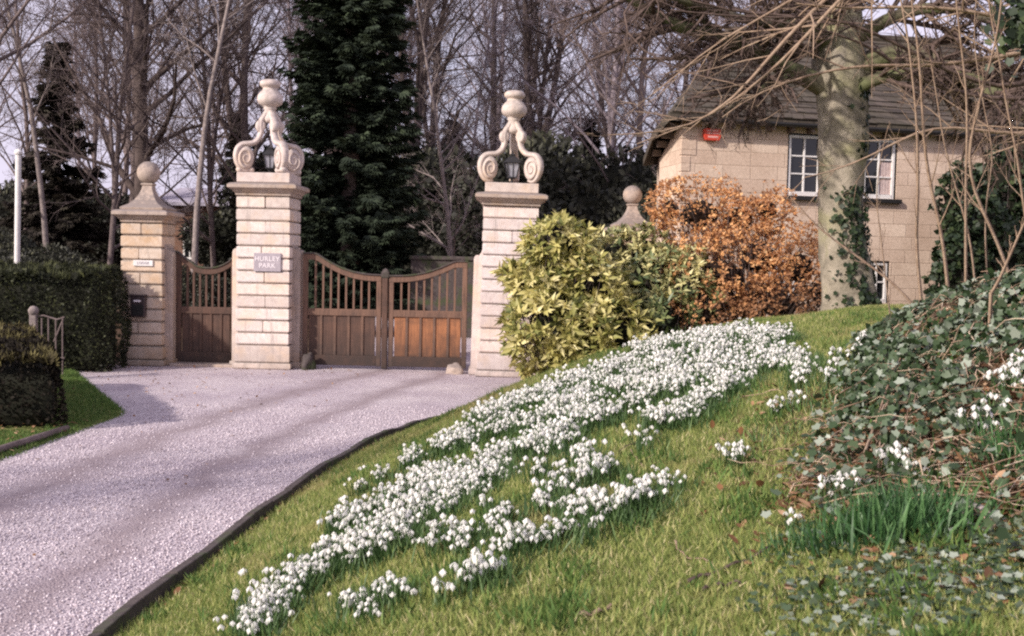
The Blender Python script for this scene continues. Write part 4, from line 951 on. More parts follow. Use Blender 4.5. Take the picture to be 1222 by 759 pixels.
def plant(k, px, Y, label, rz=None, s=1.0, group=None, X=None):
    x = at(px, 300, Y).x if X is None else X
    if not used[k]: o = protos[k]; used[k] = True
    else: o = copy_tree(protos[k])
    o.location = (x, Y, hz(x, Y) - .05); o.rotation_euler = (0, 0, random.uniform(0, 6.28) if rz is None else rz); o.scale = (s, s, s)
    return tag(o, label, 'tree', group)
# trees that can be told apart
plant(0, 172, 36, 'thick dark double trunk rising behind the ball of the small pier', 1.0, 1.35)
plant(7, 226, 30, 'pale slender trunk between the small pier and the plaqued pier', .3, .95)
plant(7, 62, 32, 'pale thin leaning trunk behind the white pole', 3.0, .9)
plant(2, 128, 33, 'forked brown trunk left of the small pier', 2.0, .9)
plant(3, 482, 40, 'broad spreading bare tree just right of the dark conifer', 1.4, 1.05)
plant(5, 722, 42, 'haze-coloured grey trunk left of the ball-topped pier by the laurels', .5, 1.3)
plant(1, 300, 38, 'brown bare tree behind the scrolls of the plaqued pier', 4.0, 1.2)
plant(3, 645, 48, 'tall dark forked tree right of the pale pier', 2.5, 1.05)
plant(4, 545, 31, 'pale small bare tree leaning behind the double gate', 2.2, .62)
plant(1, -20, 30, 'brown trunk at the left edge of the wood', 2.2, 1.1)
plant(0, 590, 56, 'upright dark tree behind the urn of the pale pier', 2.8, 1.15)
rr = random.Random(5)
gl2 = 'bare winter trees filling the wood behind the gates'
for k, (y0, y1, n) in enumerate(((33, 44, 7), (44, 58, 11), (58, 82, 12))):
    for j in range(n):
        px = -60 + (j + rr.uniform(.1, .9)) * 1010 / n; Y = rr.uniform(y0, y1); kk = rr.choice([1, 2, 0, 6, 1] if k == 0 else [5, 1, 3, 0, 6, 2] if k == 1 else [5, 6, 5, 6, 3])
        plant(kk, px, Y, 'bare winter tree with fine upright twigs in the wood behind the gates', None, rr.uniform(.8, 1.15) * (1 + k * .12), gl2)
for k in range(len(protos)):
    if not used[k]: plant(k, 400, 60, 'bare winter tree with fine upright twigs in the wood behind the gates', None, 1, gl2)

# conifers
def make_conifer(seed, H, Rb, nbr, mat, name='conifer', taper=1.0, sp=.42, droop=-.25, base=.04, colk=1.0):
    rr = np.random.default_rng(seed); t = empty(name, (0, 0, 0))
    tr = MB(); tr.tube([(0, 0, -.3), (0, 0, H * .5), (0, 0, H)], [.16 * H / 8, .09 * H / 8, .01], 8); tr.build('trunk', M['bark_dark'], t)
    Ps, Ds, Ts = [], [], []
    for b_ in range(nbr):
        u = base + (1 - base) * (b_ + rr.random()) / nbr; z = H * u; rad = Rb * (1 - u) ** taper * rr.uniform(.65, 1.12) + .15; az = rr.random() * 6.283
        k = max(5, int(rad / .12)); s = np.linspace(.12, 1, k); dx = np.cos(az), np.sin(az)
        p = np.stack([dx[0] * rad * s, dx[1] * rad * s, z + rad * droop * s ** 1.5 + .22 * rad * s ** 4], 1)
        for side in (-.9, -.35, .35, .9):
            a = az + side; dd = np.stack([np.cos(a) * np.ones(k), np.sin(a) * np.ones(k), -.22 + .2 * rr.normal(size=k)], 1)
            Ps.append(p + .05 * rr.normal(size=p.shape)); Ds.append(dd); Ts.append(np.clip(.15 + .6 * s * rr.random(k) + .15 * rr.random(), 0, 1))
    P = np.concatenate(Ps); D_ = np.concatenate(Ds); T = np.concatenate(Ts); n = len(P)
    V, Fc, tt = scatter(SPRAY_V, SPRAY_F, P, dir_basis(D_), sp * (.6 + .6 * rr.random(n)), T)
    link('crown', npmesh('crown', V, Fc, tt), mat, t); return t
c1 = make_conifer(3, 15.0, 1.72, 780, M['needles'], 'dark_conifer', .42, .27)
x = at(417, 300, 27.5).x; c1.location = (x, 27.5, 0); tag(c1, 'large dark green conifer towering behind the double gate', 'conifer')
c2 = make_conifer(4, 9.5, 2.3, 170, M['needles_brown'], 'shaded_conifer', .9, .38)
cl_ = [(70, 38, .92, 'shaded conifer with layered boughs behind the white pole'), (285, 47, .72, 'shaded conifer between far house and plaqued pier'),
       (625, 52, .78, 'shaded conifer in the hollow behind the pale pier'), (536, 48, .72, 'shaded conifer right of the large dark one'), (700, 54, .74, 'shaded conifer deep behind the yellow laurel')]
for k, (px, Y, s, lb) in enumerate(cl_):
    o = c2 if k == 0 else copy_tree(c2); x = at(px, 300, Y).x; o.location = (x, Y, hz(x, Y)); o.rotation_euler = (0, 0, k * 1.3); o.scale = (s, s, s); tag(o, lb, 'conifer')

# evergreen shrubs under the trees
def make_shrub(seed, n=11000):
    rr = random.Random(seed); lobes = [(rr.uniform(-1.3, 1.3), rr.uniform(-.7, .7), rr.uniform(.7, 2.0), rr.uniform(.7, 1.1), rr.uniform(.6, .9), rr.uniform(.5, .9)) for _ in range(8)]
    t = empty('evergreen_shrub', (0, 0, 0)); P, s = lobed_points(lobes, n, .7); D_ = s + .6 * rng.normal(size=s.shape)
    V, Fc, tt = scatter(*SMALL, P, dir_basis(D_, s), .115 * (.6 + .8 * rng.random(len(P))), rng.random(len(P)) * (.3 + .7 * sm(.4, 2.6, P[:, 2])))
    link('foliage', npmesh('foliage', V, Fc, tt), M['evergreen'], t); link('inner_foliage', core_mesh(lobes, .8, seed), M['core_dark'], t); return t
sp_ = [make_shrub(1), make_shrub(2), make_shrub(3)]; us = [False] * 3; gsh = 'dark evergreen shrubs under the wood'
for k in range(34):
    Y = 29 + 17 * ((k * .618) % 1); px = -40 + 900 * ((k * .381 + .11) % 1)
    if 185 < px < 310 and Y < 46: Y = 29; s = .5
    else: s = rr.uniform(.8, 1.35) * (1 + (Y - 30) * .02)
    if px > 480: s *= 1.25
    elif px < 180: s *= .75
    j = k % 3; o = sp_[j] if not us[j] else copy_tree(sp_[j]); us[j] = True
    x = at(px, 300, Y).x; o.location = (x, Y, hz(x, Y)); o.rotation_euler = (0, 0, rr.uniform(-.6, .6)); o.scale = (s * 1.2, s, s * rr.uniform(.8, 1.3))
    tag(o, 'dark evergreen shrub under the bare trees beyond the gates', 'shrub', gsh)

# bare garden tree left of the drive, outside the frame: its shadow falls across the gravel
o = copy_tree(protos[2]); o.location = (-11.5, 2.5, 0); o.rotation_euler = (0, 0, 1.1); o.scale = (.75,) * 3; tag(o, 'bare garden tree on the lawn left of the drive', 'tree')

# wall ivy / yew at the right of the cottage
rosette_bush('wall_ivy', [lobe(1175, 300, 20.4, .8, .35, 1.0), lobe(1150, 240, 20.9, .5, .3, .7), lobe(1200, 230, 21.3, .8, .35, .95), lobe(1260, 280, 20.8, .9, .4, 1.4), lobe(1145, 330, 20.2, .5, .4, .9), lobe(1215, 340, 20.0, .9, .4, .9)],
             3600, 4, .10, M['ivy_wall'], M['core_dark'], 'dark ivy mass covering the right of the cottage wall', 'ivy', leaf=IVY)

# ------------------------------------------------------------------ foreground beech
def poly_px(lst, Y): return np.array([tuple(at(a, b, (Y if len(r_) == 0 else r_[0]))) for a, b, *r_ in lst])
BY = 15.6; bz = hz(at(1008, 370, BY).x, BY); broot_p = at(1012, 372, BY)
bt = empty('beech_tree', (broot_p.x, BY, bz - .05), 0, 'large smooth grey beech with ivy on its trunk in front of the cottage', 'tree'); off = np.array([broot_p.x, BY, bz - .05])
def sub(pl): return pl - off
rr = random.Random(17)
def resample(pl, k):
    pl = np.asarray(pl); d = np.r_[0, np.cumsum(np.linalg.norm(np.diff(pl, axis=0), axis=1))]; u = np.linspace(0, d[-1], k)
    out = np.stack([np.interp(u, d, pl[:, i_]) for i_ in range(3)], 1)
    for _ in range(2): out[1:-1] = (out[:-2] + 2 * out[1:-1] + out[2:]) / 4
    return out
trunkpl = resample(poly_px([(1014, 392), (1012, 350), (1006, 300), (1003, 240), (1004, 190), (1004, 150), (1002, 115), (1000, 85), (1002, 55), (1005, -20), (1010, -90)], BY), 22)
tr_r = np.interp(np.linspace(0, 1, 22), [0, .06, .3, .55, .68, .8, 1], [.46, .345, .31, .315, .37, .25, .16])
limbs = []
def limb(lst, r0, r1, Y=BY, k=14): pl = resample(poly_px(lst, Y), k); limbs.append((pl, np.linspace(r0, r1, k))); return pl
limb([(1003, 120), (985, 70), (978, 20), (965, -60), (955, -120)], .22, .09)
limb([(1010, 100), (1030, 80), (1052, 73), (1064, 69)], .26, .20, BY, 8)
limb([(1020, 85, 15.6), (1058, 62, 15.3), (1090, 60, 15), (1148, 87, 14.6), (1222, 137, 14), (1300, 190, 13.5)], .16, .07)
limb([(1008, 120, 15.6), (1030, 98, 15.4), (1070, 87, 15.1), (1150, 97, 14.8), (1230, 110, 14.5)], .11, .045)
limb([(990, 110, 15.6), (965, 92, 15.5), (934, 82, 15.3), (904, 62, 15.1), (854, 43, 14.8), (814, 33, 14.6), (783, 22, 14.4), (745, -8, 14.2), (700, -30, 14)], .16, .045, BY, 20)
limb([(950, 88, 15.4), (915, 100, 15), (895, 125, 14.8), (880, 118, 14.6), (865, 135, 14.5)], .07, .02)
limb([(1003, 60, 15.6), (960, 30, 15.2), (900, 28, 14.8), (830, 5, 14.4), (770, -10, 14)], .10, .03)
limb([(1004, 60, 15.6), (1060, 20, 15.2), (1120, 5, 14.8), (1200, 30, 14.4), (1260, 60, 14)], .12, .04)
limb([(985, 60, 15.6), (950, 10, 15.4), (920, -40, 15.2)], .10, .05)
limb([(860, 44, 14.8), (840, 25, 14.7), (790, -15, 14.6)], .05, .02)
tp_ = resample(trunkpl, 70); link('trunk', tubes_mesh('trunk', [(sub(tp_), np.interp(np.linspace(0, 1, 70), np.linspace(0, 1, 22), tr_r))], 28, .16), M['bark_beech'], bt, smooth=True)
for pl, rd in limbs: link('limb', tubes_mesh('limb', [(sub(pl), rd * .92)], 12, .12), M['bark_limb'], bt, smooth=True)
out = []
for pl, rd in limbs: sprout(pl, rd, out, rr, 1, 3, [8, 26, 12, 6], [.4, .42, .5, .5], .2, .14, -.015, .004, (.5, 1.1))
out = [(sub(a), np.minimum(b, .035)) for a, b in out]
link('crown', tubes_mesh('crown', out), M['twig_dark'], bt)
# ivy on the trunk's shaded side
n = 2300; kk = np.where(rng.random(n) < .72, rng.random(n) ** 1.3 * 7.5, 9 + 4 * rng.random(n)); i_ = kk.astype(int); f = (kk - i_)[:, None]
P = trunkpl[i_] * (1 - f) + trunkpl[i_ + 1] * f; rad = tr_r[i_]; a = np.where(kk < 8, R(-62) + R(30) * rng.normal(size=n), R(-15) + R(22) * rng.normal(size=n)); keep = (kk < 8) | (rng.random(n) < .8)
cl2 = np.array([noise.noise(Vector((x_ * 5, y_, z_ * 3))) for x_, y_, z_ in zip(a, P[:, 1], P[:, 2])]); keep &= cl2 > -.12
nrm = np.stack([np.cos(a), np.sin(a), np.zeros(n)], 1); P = P + nrm * (rad * (1.0 + .22 * rng.random(n)))[:, None]
V, Fc, t = scatter(*IVY, P[keep], dir_basis(np.array([0, 0, -1.]) + .6 * rng.normal(size=(keep.sum(), 3)), nrm[keep] * 2), .04 + .04 * rng.random(keep.sum()), rng.random(keep.sum()) * .8)
link('ivy', npmesh('ivy', V - off, Fc, t), M['ivy_wall'], bt)

# right-hand tree: trunk just outside the frame, branches reaching in
tb = Vector((7.6, 10.8, 0)); tb.z = hz(tb.x, tb.y) - .05
ot = empty('overhanging_tree', tuple(tb), 0, 'bare tree at the right edge whose long thin branches hang across the cottage', 'tree'); off2 = np.array(tb)
tk = resample([tuple(tb), tuple(tb + Vector((-.2, 0, 2))), tuple(tb + Vector((-.5, -.2, 4))), tuple(tb + Vector((-1.0, -.3, 5.6))), tuple(tb + Vector((-1.2, 0, 8)))], 12)
link('trunk', tubes_mesh('trunk', [(tk - off2, np.linspace(.22, .08, 12))]), M['bark_mid'], ot, smooth=True)
fork_ = tuple(tk[8]); fork2 = tuple(tk[6])
def reach(start, lst, r0, r1, k=22): 
    pl = np.vstack([[start], poly_px(lst, 10)]); pl = resample(pl, k); return pl, np.linspace(r0, r1, k)
lit = [reach(fork_, [(1120, -110, 10.5), (1015, -30, 10.2), (959, 24, 10), (916, 69, 9.8), (896, 98, 9.7), (854, 138, 9.6), (819, 154, 9.5), (775, 161, 9.4), (725, 161, 9.3)], .06, .006, 30),
       reach(fork_, [(1100, -90, 10.3), (1000, 0, 10), (960, 47, 9.9), (902, 102, 9.8), (847, 142, 9.7), (800, 156, 9.6), (760, 172, 9.5)], .055, .007, 28),
       reach(fork2, [(1240, 60, 11), (1180, 70, 10.8), (1095, 80, 10.5), (1048, 76, 10.3), (979, 85, 10.1), (930, 100, 10), (880, 122, 9.9), (862, 140, 9.8)], .05, .007, 26),
       reach(fork2, [(1300, 150, 10.8), (1221, 162, 10.5), (1160, 155, 10.3), (1126, 148, 10.2), (1088, 158, 10), (1041, 186, 9.9), (1000, 205, 9.8), (960, 212, 9.7)], .05, .006, 26),
       reach(fork2, [(1230, 30, 10.5), (1160, 12, 10.3), (1090, 6, 10.2), (1020, 12, 10.1), (950, 4, 10)], .05, .01, 20),
       reach(fork_, [(1050, -60, 10.4), (960, -10, 10.2), (902, 26, 10), (842, 55, 9.9), (802, 98, 9.8), (780, 112, 9.7)], .045, .006, 24)]
drk = [reach(fork_, [(1000, -120, 11), (860, -60, 10.8), (728, 8, 10.6), (745, 45, 10.5), (762, 62, 10.4), (814, 89, 10.3), (852, 95, 10.2), (902, 103, 10.1)], .04, .006, 30),
       reach(fork_, [(980, -100, 11), (840, -50, 11), (728, 45, 10.8), (750, 78, 10.7), (783, 104, 10.6), (819, 119, 10.5), (866, 121, 10.4)], .04, .005, 30),
       reach(fork_, [(1090, -30, 10.8), (1000, 22, 10.6), (960, 18, 10.5), (910, 20, 10.4), (850, 10, 10.3), (800, -8, 10.2)], .05, .012, 22),
       reach(fork2, [(1222, 110, 10.8), (1150, 95, 10.6), (1090, 62, 10.5), (1030, 32, 10.4), (985, 18, 10.3), (930, 22, 10.2), (880, 20, 10.2), (800, 12, 10.1)], .05, .008, 28),
       reach(fork2, [(1260, 120, 11), (1170, 118, 10.9), (1100, 100, 10.8), (1050, 60, 10.7), (1000, 38, 10.6), (950, 30, 10.5), (905, 22, 10.4)], .05, .01, 24)]
for pl, rd in lit: link('branch', tubes_mesh('branch', [(pl - off2, rd * .8)]), M['twig_tan'], ot, smooth=True)  # sunlit look put into the paler tan bark of these branches
for pl, rd in drk: link('branch', tubes_mesh('branch', [(pl - off2, rd * .8)]), M['twig_dark'], ot, smooth=True)
for grp, mt in ((lit, 'twig_tan'), (drk, 'twig_dark')):
    out = []
    for pl, rd in grp: sprout(pl[6:], rd[6:], out, rr, 2, 3, [8, 9, 16, 3], [.3, .3, .22, .5], .1, .10, -.03, .003, (.35, .9))
    link('crown', tubes_mesh('crown', [(a - off2, np.minimum(b, .012)) for a, b in out]), M[mt], ot)
# ivy on its upper branch at the frame corner
P0 = np.array(at(1222, 18, 9.5)); n = 260; P = P0 + rng.normal(size=(n, 3)) * np.array([.12, .15, .17])
V, Fc, t = scatter(*IVY, P, dir_basis(np.array([0, -.3, -1.]) + .6 * rng.normal(size=(n, 3)), np.array([-.3, -1., .3])), .06 + .05 * rng.random(n), rng.random(n))
link('ivy', npmesh('ivy', V - off2, Fc, t), M['ivy_wall'], ot)

# saplings / canes standing in the ivy mound
canes = [('tan cane, left one of the close upright pair in the ivy', [(1100, 372), (1098, 354), (1093, 297), (1092, 272), (1096, 224), (1094, 167), (1094, 137), (1088, 92), (1084, 45), (1072, -10), (1066, -60)], 7.6, .016),
    ('tan cane bending, right one of the close upright pair', [(1132, 362), (1130, 338), (1126, 297), (1120, 262), (1109, 221), (1103, 183), (1100, 130), (1099, 100), (1094, 45), (1086, -10), (1080, -60)], 7.3, .017),
    ('straight reddish cane rising alone from the ivy mound', [(1152, 362), (1152, 338), (1152, 262), (1152, 205), (1154, 169), (1154, 137), (1152, 92), (1146, 53), (1140, -10), (1136, -60)], 7.0, .014),
    ('curved tan cane that leans right at its foot and left above', [(1212, 352), (1202, 322), (1187, 281), (1164, 237), (1153, 199), (1157, 169), (1166, 129), (1177, 90), (1190, 45), (1196, -10), (1200, -60)], 6.8, .015),
    ('thin cane leaning left close to the right edge', [(1236, 330), (1221, 247), (1218, 224), (1212, 174), (1207, 158), (1198, 111), (1192, 68), (1180, 10), (1174, -50)], 6.9, .012),
    ('thin cane crossing behind the straight reddish one', [(1165, 360), (1163, 335), (1158, 284), (1145, 240), (1126, 174), (1120, 130), (1112, 80), (1100, 20), (1094, -40)], 7.4, .010),
    ('long low shoot slanting left from the ivy towards the beech trunk', [(1095, 372), (1085, 358), (1062, 335), (1025, 308), (977, 273), (943, 235)], 7.4, .013),
    ('short pale stick slanting up at the right edge', [(1182, 350), (1190, 338), (1206, 302), (1221, 268), (1240, 230)], 5.8, .013),
    ('slender shoot right of the beech trunk with reddish buds', [(1063, 385), (1058, 345), (1052, 290), (1045, 240), (1050, 190), (1060, 150)], 8.2, .008),
    ('arching fine cane over the dark wall ivy', [(1180, 362), (1175, 290), (1176, 230), (1188, 190), (1172, 120), (1160, 40), (1170, -40)], 7.8, .009)]
for lb, pl, Y, r0 in canes:
    P = resample(poly_px(pl, Y), 20); b0 = P[0].copy(); b0[2] = hz(P[0][0], P[0][1]) - .03; P = np.vstack([[b0], P])
    t = empty('cane', tuple(b0), 0, lb, 'cane', None); rd = np.linspace(r0, r0 * .45, len(P))
    link('stem', tubes_mesh('stem', [(P - b0, rd)]), M['twig_tan'], t, smooth=True)
    out = []; sprout(P[4:], rd[4:], out, rr, 2, 3, [0, 0, 9, 3], [.3, .3, .16, .4], .05, .12, .06, .0022, (.4, .8)); link('crown', tubes_mesh('crown', [(a - b0, np.minimum(b, .006)) for a, b in out]), M['twig_tan'], t)

# ------------------------------------------------------------------ grass
BLADE = ([(-.06, 0, 0), (.06, 0, 0), (.05, .10, .5), (-.05, .10, .5), (0, .34, .95)], [(0, 1, 2), (0, 2, 3), (3, 2, 4)])
def upright(n, lean=.35, az=None):
    z = np.array([0, 0, 1.]) + lean * rng.normal(size=(n, 3)) * np.array([1, 1, .2]); return basis(z)
def grass(name, X, Y, h0, h1, mat, label, lean=.4, tint=None):
    n = len(X); Z = height(X, Y); s = h0 + (h1 - h0) * rng.random(n)
    V, Fc, t = scatter(*BLADE, np.stack([X, Y, Z - .003], 1), upright(n, lean), s, rng.random(n) if tint is None else tint)
    o = link(name, npmesh(name, V, Fc, t), mat); return tag(o, label, 'grass', kind='stuff')
n = 330000; Y = 2.9 + 12.8 * rng.random(n) ** 1.45; X0 = kerb_x(Y) + .04; X1 = np.minimum(.50 * Y + .3, 6.6); X = X0 + (X1 - X0) * rng.random(n)
px, py = proj(np.stack([X, Y, height(X, Y) + .05], 1)); keep = rng.random(n) > .93 * sm(-25, 35, px - 1058 + (py - 380) * .62) * (1 - sm(560, 640, py)) * (Y < 9); X, Y = X[keep], Y[keep]
grass('grass', X, Y, .022, .058, M['grass'], 'short yellow-green lawn grass covering the snowdrop bank', .5)
n = 120000; Y = 2.9 + 11 * rng.random(n) ** 1.5; X0 = kerb_x(Y) + .1; X1 = np.minimum(.50 * Y + .3, 6.0); X = X0 + (X1 - X0) * rng.random(n)
nz = np.array([noise.noise(Vector((x_ * 3.1, y_ * 2.2, 7))) + .5 * noise.noise(Vector((x_ * 9, y_ * 7, 2))) for x_, y_ in zip(X, Y)]); keep = nz > .16 + .3 * rng.random(n); X, Y, nz = X[keep], Y[keep], nz[keep]
grass('rough_grass', X, Y, .05, .095, M['verge_grass'], 'longer darker green tufts growing through the bank lawn', .5)
n = 60000; Y = 6 + 12.4 * rng.random(n); X1 = left_x(Y) + .06 * rng.normal(size=n); X = X1 - 2.2 * rng.random(n) ** 1.3; keep = ~((X < -5.1 - .46 * (Y - 11.85)) & (Y > 11.8) & (Y < 15.3)); X, Y = X[keep], Y[keep]
grass('verge_grass', X, Y, .03, .065, M['verge_grass'], 'green grass verge between the low hedge and the gravel', .4)

# ------------------------------------------------------------------ snowdrops
def clump_geo(seed, nf=12, R_=.065, nl=30):
    r = np.random.default_rng(seed); P = r.normal(size=(nf, 2)) * R_ * .75; H = .07 + .065 * r.random(nf); az = r.random(nf) * 6.28
    fv, ff = [], []; lv, lf = [], []
    for i in range(nf):
        bx, by = P[i]; h = H[i]; dx, dy = math.cos(az[i]), math.sin(az[i]); hx, hy = bx + dx * .022, by + dy * .022
        # stem (thin 3-gon)
        pts = [(bx * .7, by * .7, 0), (bx, by, h * .6), (bx + dx * .006, by + dy * .006, h), (hx, hy, h - .004)]
        o = len(lv)
        for q in pts:
            for k in range(3): a = k * 2.09; lv.append((q[0] + .0016 * math.cos(a), q[1] + .0016 * math.sin(a), q[2]))
        for s in range(3):
            for k in range(3):
                k2 = (k + 1) % 3; a_, b_, c_, d_ = o + s * 3 + k, o + s * 3 + k2, o + s * 3 + 3 + k2, o + s * 3 + 3 + k; lf += [(a_, b_, c_), (a_, c_, d_)]
        # bell of three outer petals + inner cup
        L_ = .026 + .008 * r.random(); a0 = r.random() * 6.28
        for p in range(3):
            a = a0 + p * 2.094; ca, sa = math.cos(a), math.sin(a); o = len(fv); w = .0104; sp_ = .009 + .006 * r.random()
            fv += [(hx, hy, h - .003), (hx + ca * sp_ * .8 - sa * w, hy + sa * sp_ * .8 + ca * w, h - L_ * .5), (hx + ca * sp_ * 1.25, hy + sa * sp_ * 1.25, h - L_ * .5), (hx + ca * sp_ * .8 + sa * w, hy + sa * sp_ * .8 - ca * w, h - L_ * .5), (hx + ca * sp_, hy + sa * sp_, h - L_)]
            ff += [(o, o + 1, o + 2), (o, o + 2, o + 3), (o + 1, o + 4, o + 2), (o + 2, o + 4, o + 3)]
    for i in range(nl):
        bx, by = r.normal(size=2) * R_ * .7; a = r.random() * 6.28; l = .07 + .05 * r.random(); o = len(lv); ca, sa = math.cos(a), math.sin(a); w = .003; ln = .02 + .04 * r.random()
        lv += [(bx - sa * w, by + ca * w, 0), (bx + sa * w, by - ca * w, 0), (bx + ca * ln * .4 + sa * w, by + sa * ln * .4 - ca * w, l * .6), (bx + ca * ln * .4 - sa * w, by + sa * ln * .4 + ca * w, l * .6), (bx + ca * ln, by + sa * ln, l)]
        lf += [(o, o + 1, o + 2), (o, o + 2, o + 3), (o + 3, o + 2, o + 4)]
    return np.array(fv), np.array(ff), np.array(lv), np.array(lf)
clumps = [clump_geo(s, nf, R_, nl) for s, nf, R_, nl in ((1, 7, .046, 30), (2, 10, .058, 36), (3, 4, .036, 24), (4, 12, .068, 40), (5, 7, .04, 20))]

streaks = [([(905, 398), (873, 400), (820, 408), (768, 420), (720, 443), (680, 458), (610, 484), (575, 498)], 9, 1.0),
    ([(860, 400), (800, 425), (740, 452), (690, 478), (640, 500), (560, 520), (530, 533)], 9, .85),
    ([(895, 410), (850, 440), (790, 455), (740, 475), (690, 505), (640, 530), (590, 550), (545, 575), (500, 605), (460, 635), (400, 665), (345, 695), (300, 742)], 14, 1.0),
    ([(800, 440), (730, 480), (660, 520), (590, 565), (540, 590), (505, 620), (450, 650), (390, 680)], 10, .8),
    ([(537, 554), (505, 572), (463, 593), (435, 610), (410, 622)], 6, .9),
    ([(950, 428), (915, 425), (880, 445), (845, 468), (805, 492), (780, 498)], 12, .75),
    ([(930, 400), (890, 418), (850, 425)], 12, .85),
    ([(665, 612), (700, 603), (735, 607), (760, 590), (812, 568)], 9, .75), ([(740, 565), (700, 543), (668, 545), (640, 560)], 8, .3),
    ([(602, 655), (640, 640), (665, 628), (700, 635)], 12, .5), ([(528, 695), (552, 690), (580, 675)], 10, .6), ([(415, 712), (440, 708), (470, 700), (450, 728)], 12, .5),
    ([(580, 610), (622, 608), (650, 590)], 10, .35), ([(455, 565), (480, 553), (498, 541)], 4, .5), ([(425, 585), (440, 577)], 3, .6),
    ([(520, 640), (560, 645), (600, 625)], 14, .22), ([(640, 590), (690, 570), (740, 540), (780, 520)], 10, .2), ([(480, 745), (520, 735)], 5, .2), ([(945, 455), (960, 440)], 8, .5)]
M_ = 5200; Yc = 3.6 + 11.6 * rng.random(M_ * 6); Xc = -2.0 + 7.2 * rng.random(M_ * 6)
Zc = height(Xc, Yc); px, py = proj(np.stack([Xc, Yc, Zc + .06], 1)); acc = np.zeros(len(px))
for pl, hw, dn in streaks:
    best = np.full(len(px), 1e9)
    for (ax, ay), (bx, by) in zip(pl[:-1], pl[1:]):
        dx, dy = bx - ax, by - ay; t = np.clip(((px - ax) * dx + (py - ay) * dy) / (dx * dx + dy * dy), 0, 1); best = np.minimum(best, np.hypot(px - ax - t * dx, py - ay - t * dy))
    acc = np.maximum(acc, dn * np.clip(1.35 - best / (hw * .72), 0, 1) ** .7)
gapn = np.array([noise.noise(Vector(((x_ - y_ * .28) * 5.4, y_ * 1.7, 3.3))) + .5 * noise.noise(Vector((x_ * 9, y_ * 6, 1.3))) for x_, y_ in zip(Xc, Yc)])
acc *= np.clip(.85 + 2.9 * gapn, .01, 1.2)
ok = rng.random(len(px)) < acc * .86
PC = np.stack([Xc[ok], Yc[ok], Zc[ok] - .004], 1)
extra = [(868, 552), (884, 550), (922, 497), (932, 490), (950, 487), (985, 452), (996, 447), (1000, 436), (1030, 418), (1026, 427), (1046, 404), (988, 600), (1002, 592), (1018, 588), (1062, 566), (1072, 560), (1090, 572), (1183, 525), (1196, 472), (1206, 463), (1214, 450), (1220, 440), (1188, 500), (945, 632), (1164, 520), (876, 556), (990, 460), (1214, 470)]
PE = np.array([tuple(ground_at(a, b + 4)) for a, b in extra])
allp = np.vstack([PC, PE]); big = np.r_[rng.integers(0, 4, len(PC)), np.full(len(PE), 4)]
order = np.argsort(allp[:, 1]); ind = set(order[:260].tolist()) | set(range(len(PC), len(allp)))
protoC = []
for fv, ff, lv, lf in clumps:
    t = empty('snowdrop_clump', (0, 0, 0)); link('blossoms', npmesh('blossoms', fv, ff, rng.random(len(fv))), M['petal'], t); link('leaves', npmesh('leaves', lv, lf, np.repeat(rng.random(len(lv) // 4 + 1), 4)[:len(lv)]), M['drop_leaf'], t); protoC.append(t)
usedC = [False] * 5; stuffF, stuffL = [], []
for i_, p in enumerate(allp):
    b = int(big[i_]); rz = random.uniform(0, 6.28); s = random.uniform(.8, 1.3)
    if i_ in ind:
        o = protoC[b] if not usedC[b] else copy_tree(protoC[b]); usedC[b] = True; o.location = p; o.rotation_euler = (0, 0, rz); o.scale = (s, s, s)
        if i_ < len(PC): tag(o, 'clump of white snowdrops in the lawn nearest the camera, below the dense drift', 'snowdrops', 'snowdrop clumps on the near bank')
        else: tag(o, 'sparse little snowdrop clump near the ivy or in bare grass', 'snowdrops', 'stray snowdrop clumps by the ivy')
    else:
        fv, ff, lv, lf = clumps[b]; ca, sa = math.cos(rz), math.sin(rz); Rm = np.array([[ca, -sa, 0], [sa, ca, 0], [0, 0, 1]]) * s
        stuffF.append((fv @ Rm.T + p, ff, np.full(len(fv), random.random()))); stuffL.append((lv @ Rm.T + p, lf, np.repeat(rng.random(len(lv) // 4 + 1), 4)[:len(lv)]))
for k in range(5):
    if not usedC[k]: protoC[k].location = tuple(allp[order[-1 - k]]); tag(protoC[k], 'clump of white snowdrops in the lawn nearest the camera, below the dense drift', 'snowdrops', 'snowdrop clumps on the near bank')
FV, FF, FT = cat(stuffF); LV, LF, LT = cat(stuffL)
me = npmesh('snowdrops', np.vstack([FV, LV]), np.vstack([FF, LF + len(FV)]), np.r_[FT, LT], np.r_[np.zeros(len(FF)), np.ones(len(LF))])
o = link('snowdrops', me, [M['petal'], M['drop_leaf']]); tag(o, 'dense white drift of snowdrops sweeping down the bank', 'snowdrops', kind='stuff')
# extra dark leaf blades on the lower side of the drifts
nb_ = 30000; idx = rng.integers(0, len(PC), nb_); Pb = PC[idx] + np.stack([.12 * rng.random(nb_), -.20 * rng.random(nb_), np.zeros(nb_)], 1) + .04 * rng.normal(size=(nb_, 3)) * np.array([1, 1, 0]); Pb[:, 2] = height(Pb[:, 0], Pb[:, 1])
V, Fc, t = scatter(*BLADE, Pb, upright(nb_, .3), (.07 + .06 * rng.random(nb_))[:, None] * np.array([.55, 1, 1]), rng.random(nb_)); o = link('snowdrop_leaves', npmesh('snowdrop_leaves', V, Fc, t), M['drop_leaf']); tag(o, 'dark green blades of leaf around the snowdrop drift', 'leaves', kind='stuff')

